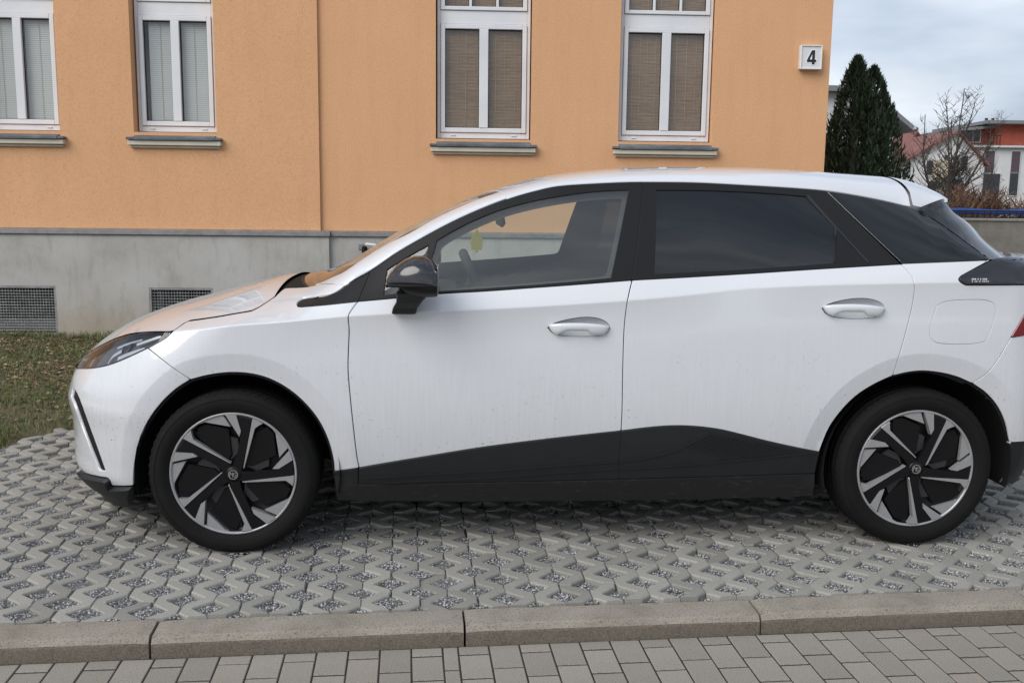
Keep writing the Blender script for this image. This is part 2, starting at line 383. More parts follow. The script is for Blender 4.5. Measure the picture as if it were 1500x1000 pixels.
def hit(P):
    """points of the photograph -> (x, z) on the car's near side"""
    P = np.array(P, float); D = FW+RT*((P[:, 0:1]-750)/F_PX)-UP*((P[:, 1:2]-500)/F_PX)
    D = w2l(CAM+D)-OL
    ys = np.linspace(-1.0, -.02, 120)
    t = (ys[None, :]-OL[1])/D[:, 1:2]; q = OL+t[..., None]*D[:, None, :]; g = -q[..., 1]-W_SIDE(q[..., 0], q[..., 2])
    ins = g <= 0; k = np.argmax(ins, 1); miss = ~ins.any(1) | (k == 0); ar_ = np.arange(len(P))
    b = t[ar_, k].copy(); a = t[ar_, np.maximum(k-1, 0)].copy()
    for _ in range(18):
        c = (a+b)/2; p = OL+c[:, None]*D; i = (-p[:, 1]-W_SIDE(p[:, 0], p[:, 2])) <= 0
        b = np.where(i, c, b); a = np.where(i, a, c)
    p = OL+b[:, None]*D; res = p[:, [0, 2]]
    if miss.any():
        j = np.argmin(np.abs(g), 1); res[miss] = q[ar_, j][miss][:, [0, 2]]
    return res
def px_at_w(P, w):
    P = np.array(P, float); D = FW+RT*((P[:, 0:1]-750)/F_PX)-UP*((P[:, 1:2]-500)/F_PX); D = w2l(CAM+D)-OL
    q = OL+((-w-OL[1])/D[:, 1:2])*D; return q[:, [0, 2]]
_f = [px_at_w(catmull(a, n=4), .9) for a in (ARCH_F_PX, ARCH_R_PX)]
ARCHES += [np.array(a)[::2] for a in _f]
def inpoly(pts, poly):
    x, y = pts[:, 0], pts[:, 1]; c = np.zeros(len(pts), bool); n = len(poly); j = n-1
    for i in range(n):
        xi, yi = poly[i]; xj, yj = poly[j]
        k = ((yi > y) != (yj > y)) & (x < (xj-xi)*(y-yi)/(yj-yi+1e-15)+xi); c ^= k; j = i
    return c
def area(p):
    p = np.asarray(p); return .5*np.sum(p[:, 0]*np.roll(p[:, 1], -1)-np.roll(p[:, 0], -1)*p[:, 1])
def resample(p, step):
    out = []; n = len(p)
    for i in range(n):
        a, b = p[i], p[(i+1) % n]; k = max(1, int(math.ceil(np.linalg.norm(b-a)/step)))
        for q in range(k): out.append(a+(b-a)*q/k)
    return np.array(out)
def dedupe(p, e=1e-4):
    o = [p[0]]
    for q in p[1:]:
        if np.linalg.norm(q-o[-1]) > e: o.append(q)
    if np.linalg.norm(o[0]-o[-1]) < e: o.pop()
    return np.array(o)
def inset(p, d):
    """move a closed outline inwards by d (outwards when negative)"""
    if abs(d) < 1e-9: return p
    if area(p) < 0: p = p[::-1]
    n = len(p); e = np.roll(p, -1, 0)-p; e /= np.linalg.norm(e, axis=1, keepdims=True)+1e-12
    nl = np.stack([-e[:, 1], e[:, 0]], 1); pn = np.roll(nl, 1, 0)
    k = nl+pn; s = 1+np.sum(nl*pn, 1, keepdims=True); k = k/np.maximum(s, .45); return p+k*d
def outline(segs, n=6, uv_extra=None):
    """segs: list of pixel polylines, smooth inside one list, corners between lists -> (u, z) loop"""
    P = []
    for s in segs:
        if isinstance(s, tuple) and s[0] == 'uv': P += [np.array(q, float) for q in s[1]]; continue
        if isinstance(s, tuple) and s[0] == 'xz':
            q = np.array([np.array(v, float) for v in catmull(s[1], n=n)]); u = x2u(q[:, 0], q[:, 1]); P += list(np.stack([u, q[:, 1]], 1)); continue
        px = catmull(s, n=n) if len(s) > 2 else [np.array(v, float) for v in s]
        q = hit(px); u = x2u(q[:, 0], q[:, 1]); P += list(np.stack([u, q[:, 1]], 1))
    return dedupe(P)
CREASE_U = np.arange(-.2, 3.3, .012)
CREASES = [np.concatenate([np.stack([CREASE_U, ZK(CREASE_U)+d], 1) for d in (-.009, -.004, 0, .004, .009)])]
for a in ARCHES:
    a = np.array(a); a = np.array([a[0]+(a[-1]-a[0])*0]+[p for i in range(len(a)-1) for p in (a[i]+(a[i+1]-a[i])*t for t in np.arange(0, 1, .008/max(.008, np.linalg.norm(a[i+1]-a[i]))))])[1:]
    for d in (.050, .064, .069, .072, .075, .080):
        c = inset(np.vstack([a]), 0)
        e = np.gradient(a, axis=0); e /= np.linalg.norm(e, axis=1, keepdims=True); CREASES.append(a+np.stack([-e[:, 1], e[:, 0]], 1)*d)
CREASES = np.concatenate(CREASES)
def sheet(loop, holes=(), gap=.0038, offset=0.0, step=.022, flange=.012, rnd=.0018, Sfun=None, Nfun=None, creases=True, edge=.014):
    """triangulated piece of the car surface inside loop minus holes; returns verts, faces, normals (near side)"""
    Sf = Sfun or S_UV; Nf = Nfun or N_UV
    lp = resample(inset(dedupe(resample(np.array(loop), edge), .002), gap), edge)
    hs = [resample(inset(dedupe(resample(np.array(h), edge), .002), -gap), edge) for h in holes]
    lo, hi = lp.min(0), lp.max(0)
    gx = np.arange(lo[0]+step*.5, hi[0], step); gz = np.arange(lo[1]+step*.5, hi[1], step)
    G = np.stack(np.meshgrid(gx, gz, indexing='ij'), -1); G[1::2, :, 1] += step*.5; G = G.reshape(-1, 2)
    if creases:
        m = (CREASES[:, 0] > lo[0]) & (CREASES[:, 0] < hi[0]) & (CREASES[:, 1] > lo[1]) & (CREASES[:, 1] < hi[1])
        C = CREASES[m]
        # finer rows where the surface turns into the bonnet
        gx2 = np.arange(lo[0]+.01, min(hi[0], .4), .02)
        ex = [np.array([(x, z) for x in gx2 for z in np.arange(ZK(x)+.012, min(ZCEN(x), hi[1]), .008)])] if len(gx2) else []
        ex = [e for e in ex if len(e)]
        if ex: C = np.concatenate([C]+ex)
        if len(C):
            ck = lambda A: (np.floor(A[:, 0]/.014).astype(np.int64)*100003+np.floor(A[:, 1]/.014).astype(np.int64))
            kd = ~np.isin(ck(G), ck(C))
            G = np.concatenate([G[kd], C])
    ok = inpoly(G, lp) & (seg_dist(G[:, 0], G[:, 1], np.vstack([lp, lp[:1]])) > .005)
    for h in hs: ok &= ~inpoly(G, h) & (seg_dist(G[:, 0], G[:, 1], np.vstack([h, h[:1]])) > .005)
    G = G[ok]
    P = [lp]+hs; base_ = 0; E = []
    for l in P: E += [(base_+i, base_+(i+1) % len(l)) for i in range(len(l))]; base_ += len(l)
    A = np.concatenate(P+[G])
    vo, eo, fo, *_ = geometry.delaunay_2d_cdt([Vector(a) for a in A], E, [], 0, 1e-6)
    V2 = np.array([v[:] for v in vo]); T = np.array([f[:] for f in fo if len(f) == 3])
    c = V2[T].mean(1); k = inpoly(c, lp)
    for h in hs: k &= ~inpoly(c, h)
    T = T[k]
    ar = (V2[T[:, 1]]-V2[T[:, 0]]); br = (V2[T[:, 2]]-V2[T[:, 0]]); cr = ar[:, 0]*br[:, 1]-ar[:, 1]*br[:, 0]
    T = T[np.abs(cr) > 1e-10]; cr = cr[np.abs(cr) > 1e-10]
    T[cr < 0] = T[cr < 0][:, ::-1]
    used = np.unique(T); rm = -np.ones(len(V2), int); rm[used] = np.arange(len(used)); V2 = V2[used]; T = rm[T]
    V = Sf(V2[:, 0], V2[:, 1]); Nn = Nf(V2[:, 0], V2[:, 1]); V = V+Nn*offset
    Fc = [tuple(t) for t in T]
    if flange > 0:
        ec = {}
        for a, b, c in T:
            for e in ((a, b), (b, c), (c, a)): ec[e] = 1
        be = [e for e in ec if (e[1], e[0]) not in ec]
        nx = {}; pv = {}
        for a, b in be: nx[a] = b; pv[b] = a
        V = list(V); Nn = list(Nn); r1 = {}; r2 = {}
        for a in nx:
            if a not in pv: continue
            t = V[nx[a]]-V[pv[a]]; t = t/(np.linalg.norm(t)+1e-12); o = np.cross(t, Nn[a]); o /= np.linalg.norm(o)+1e-12
            r1[a] = len(V); V.append(V[a]+o*rnd-Nn[a]*rnd); Nn.append((o+Nn[a])*.7071)
            r2[a] = len(V); V.append(V[a]+o*(rnd*1.1)-Nn[a]*flange); Nn.append(o)
        for a, b in be:
            if a in r1 and b in r1:
                Fc.append((b, a, r1[a], r1[b])); Fc.append((r1[b], r1[a], r2[a], r2[b]))
    return np.array(V), Fc, np.array(Nn)
def flip(V, Fc, Nn):
    s = np.array([1, -1, 1]); return V*s, [f[::-1] for f in Fc], Nn*s
def panel(name, parent, m, loop, side='near', **k):
    """side: near, far or both (both halves in one mesh)"""
    if isinstance(loop, tuple): V, Fc, Nn = loop
    else: V, Fc, Nn = sheet(loop, **k)
    if side == 'far': V, Fc, Nn = flip(V, Fc, Nn)
    if side == 'both':
        V2, F2, N2 = flip(V, Fc, Nn); b = len(V); Fc = Fc+[tuple(i+b for i in f) for f in F2]; V = np.vstack([V, V2]); Nn = np.vstack([Nn, N2])
    return obj(name, mesh(name, V, Fc, m, True, Nn), parent)
def grid_top(xs_of, q0, q1, nu, nv, m, name, parent, off=0.0, wfun=None, both=False, flange=0.010, close=True):
    """structured piece of bonnet / roof: xs_of(q)->(x0,x1); q = y / half width"""
    wf = wfun or WT
    qs = np.linspace(q0, q1, nv); V = np.zeros((nv, nu, 3)); 
    e = .004
    def P(x, y): return np.stack([x, y, Z_TOP(x, y)], -1)
    Nn = np.zeros((nv, nu, 3))
    x = np.array([np.linspace(*xs_of(q), nu) for q in qs]); y = -qs[:, None]*wf(x)
    V = P(x, y); n_ = np.cross(P(x+e, y)-P(x-e, y), P(x, y+e)-P(x, y-e)); Nn = n_/np.linalg.norm(n_, axis=-1, keepdims=True)
    V = V+Nn*off
    idx = np.arange(nv*nu).reshape(nv, nu); Fc = []
    for j in range(nv-1):
        for i in range(nu-1): Fc.append((idx[j, i], idx[j+1, i], idx[j+1, i+1], idx[j, i+1]) if q1 < q0 else (idx[j, i], idx[j, i+1], idx[j+1, i+1], idx[j+1, i]))
    Vf = list(V.reshape(-1, 3)); Nf = list(Nn.reshape(-1, 3))
    if flange > 0:
        lp = list(idx[0, :])+list(idx[1:, -1])+list(idx[-1, -2::-1])+list(idx[-2:0:-1, 0]); c = V.reshape(-1, 3).mean(0)
        r = []; L_ = len(lp)
        for k in range(L_):
            a = lp[k]; t = Vf[lp[(k+1) % L_]]-Vf[lp[k-1]]; t = t/(np.linalg.norm(t)+1e-12); o = np.cross(t, Nf[a]); o /= np.linalg.norm(o)+1e-9
            if np.dot(o, Vf[a]-c) < 0: o = -o
            r.append((len(Vf), len(Vf)+1)); Vf.append(Vf[a]+o*.0018-Nf[a]*.0018); Nf.append((o+Nf[a])*.707); Vf.append(Vf[a]+o*.002-Nf[a]*flange); Nf.append(o)
        for k in range(L_):
            a, b = lp[k], lp[(k+1) % L_]; p, q = r[k], r[(k+1) % L_]
            Fc.append((a, b, q[0], p[0])); Fc.append((p[0], q[0], q[1], p[1]))
    me = mesh(name, Vf, Fc, m, True)
    bm = bmesh.new(); bm.from_mesh(me); bmesh.ops.recalc_face_normals(bm, faces=bm.faces)
    if sum(f.normal.z for f in bm.faces) < 0: bmesh.ops.reverse_faces(bm, faces=bm.faces)
    bm.to_mesh(me); bm.free()
    me.normals_split_custom_set_from_vertices([tuple(n) for n in Nf])
    return obj(name, me, parent)
CAR = empty('electric_car', (CX, CY, 0), CA)
tag(CAR, 'white electric hatchback with black cladding and tinted rear windows parked on the grid paving', 'car')
SIDES = ('near', 'far')
# ---- shared seams, measured in the photograph
SEAM_A = [(524,441),(516,452),(510.5,462),(511.5,484),(510.5,510),(509.8,540),(511.5,565),(517,620),(523,670),(526,685)]       # wing / front door
SEAM_B = [(926,410),(919.5,440),(915,475),(912.5,540),(911.5,600),(910,631)]                                               # front / rear door
SEAM_C = [(1320,386.5),(1331,398),(1338,408),(1340,417),(1338,440),(1330,476),(1320,512),(1308,550)]                          # rear door / quarter
BELT_F = [(524,441),(580,436),(640,430),(710,426),(780,421),(850,416),(926,410)]
BELT_R = [(926,410),(1000,406),(1100,400),(1200,393.5),(1320,386.5)]
CLAD_F = [(910,631),(840,638.5),(760,648),(700,656),(620,669),(560,679),(526,685)]
CLAD_R = [(1200,662),(1160,654),(1120,645),(1085,636),(1055,629),(1020,624.5),(985,623.5),(950,626),(910,631)]
CLAD_FL = [(526,708),(700,705.5),(907,701)]
CLAD_RL = [(907,701),(1050,697),(1193,692.5)]
LIGHT_TOP = [(251,487),(240,485.6),(230,485.4),(210,486),(190,488.6),(170,494.6),(154,502),(138,511),(124,520.5),(114,532),(109.5,539)]
LIGHT_BOT = [(109.5,539),(130,539),(146,537),(162,533),(178,527),(198,518),(216,509.5),(230,502),(242,495),(251,487)]
BUMP_SEAM = [(216,509.5),(252,538),(279,556)]
AF = ARCH_F_PX; AR = ARCH_R_PX
# bonnet edge in plan: half width of the shut line
_lt = hit(catmull(LIGHT_TOP, n=2)); _lw = W_SIDE(_lt[:, 0], _lt[:, 1])-.003; _pts = []
for (a_, b_), c_ in zip(_lt, _lw):
    if not _pts or a_ < _pts[-1][0]-.012: _pts.append((float(a_), float(c_)))
_tip = _pts[-1]
_sm = hit([(276,469),(300,465.5),(332,460.5),(367,454.5),(389,443),(402,434),(409,427.5)]); _sw = W_SIDE(_sm[:, 0], _sm[:, 1]); _rear = []
for (a_, b_), c_ in zip(_sm, _sw):
    if a_ > _pts[0][0]+.01 and (not _rear or a_ > _rear[-1][0]+.008): _rear.append((float(a_), float(c_)))
HOODW = Curve((-.80, .02), ((_tip[0]-.80)/2, _tip[1]*.72), *_pts, *_rear, (_rear[-1][0]+.03, _rear[-1][1]-.05))
XHR = _rear[-1][0]
hood_edge_x = np.linspace(_pts[0][0]+.004, XHR, 24)
HOOD_SEAM_XZ = [(float(x), float(Z_TOP(x, HOODW(x)))) for x in hood_edge_x]
# ---------------------------------------------------------------- front wing
arch_f_wing = AF[7:-1]
_wr = float(HOODW(XHR)); _x0 = float(hit([(508,416)])[0][0])
_h = hit([(417,421.5),(425,419.8),(436,419.5),(450,418.5),(462,416.5)])
WING_IN = [(XHR+.002, float(Z_TOP(XHR, _wr)))]+[(float(p[0]), float(p[1])) for p in _h]
JUNC = [WING_IN[-1], (.325, float(WING_IN[-1][1])+.014), (.372, 1.035), (_x0, float(hit([(508,416)])[0][1]))]
L_wing = outline([('xz', HOOD_SEAM_XZ), ('xz', WING_IN), ('xz', JUNC), [(508,416),(497,424),(485,430),(466,433.5),(450,435.5),(441,438),(435,443),(436.5,447.5),(442,448.5)], [(442,448.5),(480,445.5),(524,441)], SEAM_A, [(526,685),(506,688),(490,690)], [(490,690)]+arch_f_wing[::-1], BUMP_SEAM[::-1], LIGHT_BOT[6:]])
P_wing = sheet(L_wing, step=.02)
# ---------------------------------------------------------------- bumper
zs = np.linspace(.632, .315, 12)
umin = lambda z: float(XNOSE(z)+NL-NL*math.pi/2)
L_bump = outline([LIGHT_BOT[:7], BUMP_SEAM, AF[:8][::-1], [(195,711),(164,711)], [(164,711),(159,701),(146,698),(126,693),(112,685),(104,677)], ('uv', [(umin(z), z) for z in zs[::-1]])])
SLOT = outline([[(106,570),(110,572),(133,630),(154,689)], [(154,689),(146,688),(141,678),(121,628),(104,580)]])
P_bump = sheet(L_bump, holes=[SLOT], step=.02)
L_lip = outline([[(195,712),(164,712)], [(164,712),(159,702),(146,699),(126,694),(112,686),(104,678)], ('uv', [(umin(z)-.0, z) for z in (.308,.28,.25,.22,.19)]), [(140,726),(165,733),(195,736)]])
P_lip = sheet(L_lip, step=.02, offset=.024, flange=.045)
P_slot = sheet(SLOT, gap=-.004, offset=-.016, flange=0, step=.02)
# ---------------------------------------------------------------- headlight
L_light = outline([LIGHT_TOP, LIGHT_BOT])
P_lens = sheet(L_light, gap=.003, step=.016, flange=.01, creases=False)
P_house = sheet(L_light, gap=-.014, step=.016, offset=-.030, flange=0, creases=False)
P_ring = sheet(L_light, holes=[inset(dedupe(resample(L_light, .012), .002), .006)], gap=.0015, step=.03, offset=-.004, flange=.03, creases=False)
# ---------------------------------------------------------------- doors
HAND_F = [(803,480),(812,474),(840,467),(862,465),(880,468),(890,474),(893,480),(889,487),(878,491),(850,492.5),(822,491),(808,486)]
HAND_R = [(1205,452),(1214,446),(1242,439),(1266,437.5),(1284,441),(1294,447),(1296,453),(1291,460),(1279,464.5),(1252,466.5),(1225,464.5),(1210,459)]
def closed(P, n=5): return catmull(P+[P[0]], n=n)[:-1]
def loop_px(P): q = hit(P); return np.stack([x2u(q[:, 0], q[:, 1]), q[:, 1]], 1)
H_F, H_R = loop_px(closed(HAND_F)), loop_px(closed(HAND_R))
L_df = outline([BELT_F, SEAM_B, CLAD_F, SEAM_A[::-1]])
L_dr = outline([BELT_R, SEAM_C, [(1308,550)]+AR[1:8][::-1], CLAD_R, SEAM_B[::-1]])
P_df = sheet(L_df, holes=[H_F]); P_dr = sheet(L_dr, holes=[H_R])
L_cf = outline([CLAD_F[::-1], [(910,631),(906.5,674),(907,701)], CLAD_FL[::-1], [(526,708),(526,685)]])
L_cr = outline([CLAD_R[::-1], [(1200,662),(1196,678),(1193,692.5)], CLAD_RL[::-1], [(907,701),(906.5,674),(910,631)]])
P_cf = sheet(L_cf, offset=.004, gap=.003, flange=.014, rnd=.003); P_cr = sheet(L_cr, offset=.004, gap=.003, flange=.014, rnd=.003)
L_sill = outline([[(490,690.5),(506,688.5),(524,685.5)], [(524,685.5),(524.5,709)], [(524.5,710),(700,707.5),(907,703),(1050,699),(1193,694.5)], [(1193,694.5),(1190,726)], [(1190,726),(1000,731),(700,734),(495,732)], [(495,732),(493,712),(490,690.5)]])
P_sill = sheet(L_sill, offset=.002, gap=.002, flange=.03, rnd=.004)
# ---------------------------------------------------------------- rear quarter, bumper, light bar
R_SEAM = [(1424,561),(1440,551),(1452,540),(1466,520),(1481,494)]
ZT_ = lambda z: float(XTAIL(z)-RL+RL*math.pi/2)      # u of the tail centre
BAR_TOP = [(1452,381),(1476,377)]
q_ = loop_px([(1405,410)])[0]
L_q = outline([[(1322,386),(1400,383),(1450,381)], [(1450,381),(1428,393),(1408,404)], [(1408,404),(1404.5,409),(1408,414),(1415,418)], [(1415,418),(1460,418),(1522,417.5)], [(1522,417.5),(1501,460),(1481,494)], [(1481,494),(1466,520),(1452,540),(1440,551),(1424,561)], AR[8:14][::-1], SEAM_C[::-1]])
FLAP = [(1373,448),(1382,443),(1395,440.5),(1430,439),(1447,440.5),(1456,445),(1458.5,455),(1455,472),(1449,490),(1443,499),(1432,502.5),(1410,504),(1385,503.5),(1370,500.5),(1363,493),(1362,484),(1366,468)]
H_flap = loop_px(closed(FLAP, 4))
P_q = sheet(L_q, holes=[H_flap], gap=.003)
P_flap = sheet(H_flap, gap=.0022)
L_rb = outline([R_SEAM, [(1481,494),(1500,491)], ('xz', [(3.12,.862),(3.20,.873),(3.28,.885)]), ('uv', [(ZT_(z), z) for z in (.88,.8,.7,.6,.5,.44)]), ('xz', [(3.3,.425),(3.2,.42),(3.085,.418)]), AR[13:18][::-1]])
P_rb = sheet(L_rb)
L_rl = outline([('xz', [(3.084,.415),(3.2,.417),(3.3,.422)]), ('uv', [(ZT_(z), z) for z in (.43,.35,.25,.2)]), ('xz', [(3.3,.2),(3.2,.21),(3.087,.235)]), [(1480,690),(1480,660)]])
P_rl = sheet(L_rl, offset=-.004)
L_bar = outline([[(1452,381.5),(1428,393.5),(1408,404.5)], [(1408,404.5),(1405,409),(1408.5,413.5),(1415,417)], [(1415,417),(1500,416.5)], ('uv', [(ZT_(1.045), 1.045), (ZT_(1.1), 1.10), (ZT_(1.15), 1.15)]), ('xz', [(3.2,1.16),(3.08,1.162),(2.98,1.158)])])
P_bar = sheet(L_bar, offset=.006, gap=.003, creases=False)
L_tail = outline([[(1481,494),(1501,460),(1522,417.5)], ('uv', [(ZT_(1.04), 1.04), (ZT_(.98), .98), (ZT_(.885), .885)]), ('xz', [(3.28,.887),(3.2,.875),(3.12,.864)]), [(1500,491),(1481,494)]])
P_tl = sheet(L_tail, offset=.004, gap=.002, creases=False)
# ---------------------------------------------------------------- window frames and glass
T_PX_F = [(541,398),(560,384.5),(580,371),(620,347),(660,325),(700,307),(740,292),(780,281.5),(820,274),(852,270),(900,267),(943,266)]
T_XZ = lambda a, b, n=24, d=.0: ('xz', [(float(x), float(ZT(x))-d) for x in np.linspace(a, b, n)])
xa, xb, xc_ = [float(hit([p])[0][0]) for p in ((541,399), (943,268), (1210,279))]
FR_TRI = [('xz', [(float(x), float(ZT(x))-.003) for x in np.linspace(.30, xa, 10)]), [(541,399),(524,441)], [(524,441.5),(480,446),(442,448.5)], [(442,448.5),(436.5,447.5),(435,443),(441,438),(450,435.5),(466,433.5)]]
L_ft = outline(FR_TRI)
WIN_F = [[(640,352),(660,340),(700,320),(740,305),(780,294.5),(820,287),(860,281.5),(900,278.5),(921,278)], [(921,278),(908,344),(895,406.5)], [(895,406.5),(820,413.5),(720,421),(626,427)], [(626,427),(630,390),(640,352)]]
WIN_Q = [[(627,359),(600,374),(567,394)], [(567,394),(562,431)], [(562,431),(618,427)], [(618,427),(627,359)]]
WIN_R = [[(962,278),(1000,278),(1050,279),(1100,281),(1140,283.5),(1181,287)], [(1181,287),(1222,331)], [(1222,331),(1222,384.5)], [(1222,384.5),(1100,393.5),(959,401)], [(959,401),(962,278)]]
L_wf, L_wq, L_wr = outline(WIN_F), outline(WIN_Q), outline(WIN_R)
L_ff = outline([T_XZ(xa, xb, 40, .002), [(943,268),(926,410)], BELT_F[::-1], [(524,441),(541,399)]])
L_fr = outline([T_XZ(xb, xc_, 30, .002), [(1210,279),(1320,386.5)], BELT_R[::-1], [(926,410),(943,268)]])
P_ft = sheet(L_ft, offset=-.002, gap=.002); P_ff = sheet(L_ff, holes=[L_wf, L_wq], offset=-.002, gap=.0022, creases=False)
P_fr = sheet(L_fr, holes=[L_wr], offset=-.002, gap=.0022, creases=False)
gl = dict(gap=-.004, offset=-.0075, flange=0, step=.03, creases=False)
P_wf, P_wq, P_wr = sheet(L_wf, **gl), sheet(L_wq, **gl), sheet(L_wr, **gl)
L_qg = outline([T_XZ(xc_+.006, 2.775, 20, .004), [(1350,309),(1376,325),(1400,342),(1425,360),(1450,379.5)], [(1450,379.5),(1400,382),(1322,385)], [(1322,385),(1212,280)]])
P_qg = sheet(L_qg, gap=.0025, offset=-.002, creases=False)
# inner trim seen through the glass
def soft(loop, d):
    p = inset(dedupe(resample(loop, .012), .002), d)
    for _ in range(14): p = (np.roll(p, 1, 0)+2*p+np.roll(p, -1, 0))/4
    return p
tr = dict(gap=-.004, offset=-.036, flange=.0, step=.03, creases=False)
P_tf = sheet(L_ff, holes=[soft(L_wf, .012)], **tr); P_tr = sheet(L_fr, holes=[soft(L_wr, .03)], **tr)
P_tq = sheet(L_qg, gap=-.004, offset=-.05, flange=0, step=.03, creases=False)
# dark shell right behind the outer skin (fills the shut lines)
sh = dict(gap=-.006, offset=-.0125, flange=0, step=.035, creases=False)
SHELLS = [sheet(L_df, holes=[H_F], **{**sh, 'gap': -.001}), sheet(L_dr, holes=[H_R], **{**sh, 'gap': -.001})]+[sheet(l, **sh) for l in (L_wing, L_cf, L_cr, L_sill, L_q, L_rb, L_bump, L_ft)]
SHELLS += [sheet(L_ff, holes=[L_wf, L_wq], gap=.003, offset=-.0125, flange=0, step=.035, creases=False), sheet(L_fr, holes=[L_wr], gap=.003, offset=-.0125, flange=0, step=.035, creases=False)]
SHELLS += [sheet(l, gap=-.002, offset=-.0125, flange=0, step=.035, creases=False) for l in (L_bar, L_tail, L_rl)]
INNER = [sheet(l, gap=-.004, offset=-.055, flange=0, step=.04, creases=False) for l in (L_df, L_dr, L_q)]
def merged(sheets):
    V = []; Fc = []; Nn = []; b = 0
    for v, f, n in sheets:
        V.append(v); Nn.append(n); Fc += [tuple(i+b for i in t) for t in f]; b += len(v)
    return np.vstack(V), Fc, np.vstack(Nn)
panel('body_shell', CAR, M_SHELL, merged(SHELLS), 'both')
BUMPER = panel('front_bumper', CAR, M_PAINT, P_bump, 'both')
panel('lower_lip', BUMPER, M_PLAST, P_lip, 'both')
RB = panel('rear_bumper', CAR, M_PAINT, P_rb, 'both'); panel('diffuser', RB, M_PLAST, P_rl, 'both')
LB = panel('light_bar', CAR, M_BLACK, P_bar, 'both')
# door handle: a cup in the door and a grip across it
def handle(P_px, sgn, parent, lock):
    lp = loop_px(closed(P_px, 4)); c = lp.mean(0)
    hd = empty('door_handle', (0, 0, 0), 0, parent) if False else None
    mb = MB()
    # cup
    rings = []
    for k, (s, d) in enumerate(((1.0, -.002), (.96, -.012), (.80, -.026), (.4, -.030), (0.02, -.030))):
        q = c+(lp-c)*s; rings.append(S_UV(q[:, 0], q[:, 1])+N_UV(lp[:, 0]*0+c[0], lp[:, 1]*0+c[1])*d)
    V = np.vstack(rings); n = len(lp); Fc = []
    for r in range(len(rings)-1):
        for i in range(n): j = (i+1) % n; Fc.append((r*n+i, r*n+j, (r+1)*n+j, (r+1)*n+i))
    mb.add([(v[0], v[1]*sgn, v[2]) for v in V], Fc, True)
    # grip: a bowed bar along the cup, wide at both ends
    x0, x1 = lp[:, 0].min()+.002, lp[:, 0].max()-.002; zc = c[1]
    nn = 22; sec = 12; GV = []; GF = []
    for i in range(nn+1):
        t = i/nn; u = x0+(x1-x0)*t
        top = .003+.012*math.sin(math.pi*min(1, t*1.05))**.6
        ends = 1-math.sin(math.pi*min(max((t-.02)/.96, 0), 1))**.55
        bot = -.016-.020*(max(0, 1-abs(t-.13)/.16))**1.0-.016*sstep(.62, .70, t)*(1-sstep(.93, 1.0, t))
        bot *= (1-.75*sstep(.93, 1.0, t))*(1-.8*(1-sstep(0, .06, t))); top *= (1-.6*sstep(.95, 1, t))*(1-.7*(1-sstep(0, .05, t)))
        z0 = zc+.004+.004*(1-t)
        o = .004+.026*math.sin(math.pi*min(1, max(0, t)))**.5
        for k in range(sec):
            a = 2*math.pi*k/sec; ca, sa = math.cos(a), math.sin(a)
            zz = z0+(top if sa > 0 else -bot)*sa; oo = o+.010*ca-.006
            GV.append((u, zz, oo))
    for i in range(nn):
        for k in range(sec): j = (k+1) % sec; GF.append((i*sec+k, i*sec+j, (i+1)*sec+j, (i+1)*sec+k))
    GF.append(tuple(range(sec))); GF.append(tuple(range(nn*sec, nn*sec+sec))[::-1])
    GV = np.array(GV); pp = S_UV(GV[:, 0], GV[:, 1])+N_UV(GV[:, 0], GV[:, 0]*0+zc)*GV[:, 2:3]; pp[:, 1] *= sgn; GV = pp
    cup = mb.build('handle_cup', M_PAINT, parent)
    g = MB().add(GV, GF, True).build('door_handle', M_PAINT, parent)
    return g
def flat_sheet(P, d, sgn):
    return P
def whole(P): return P
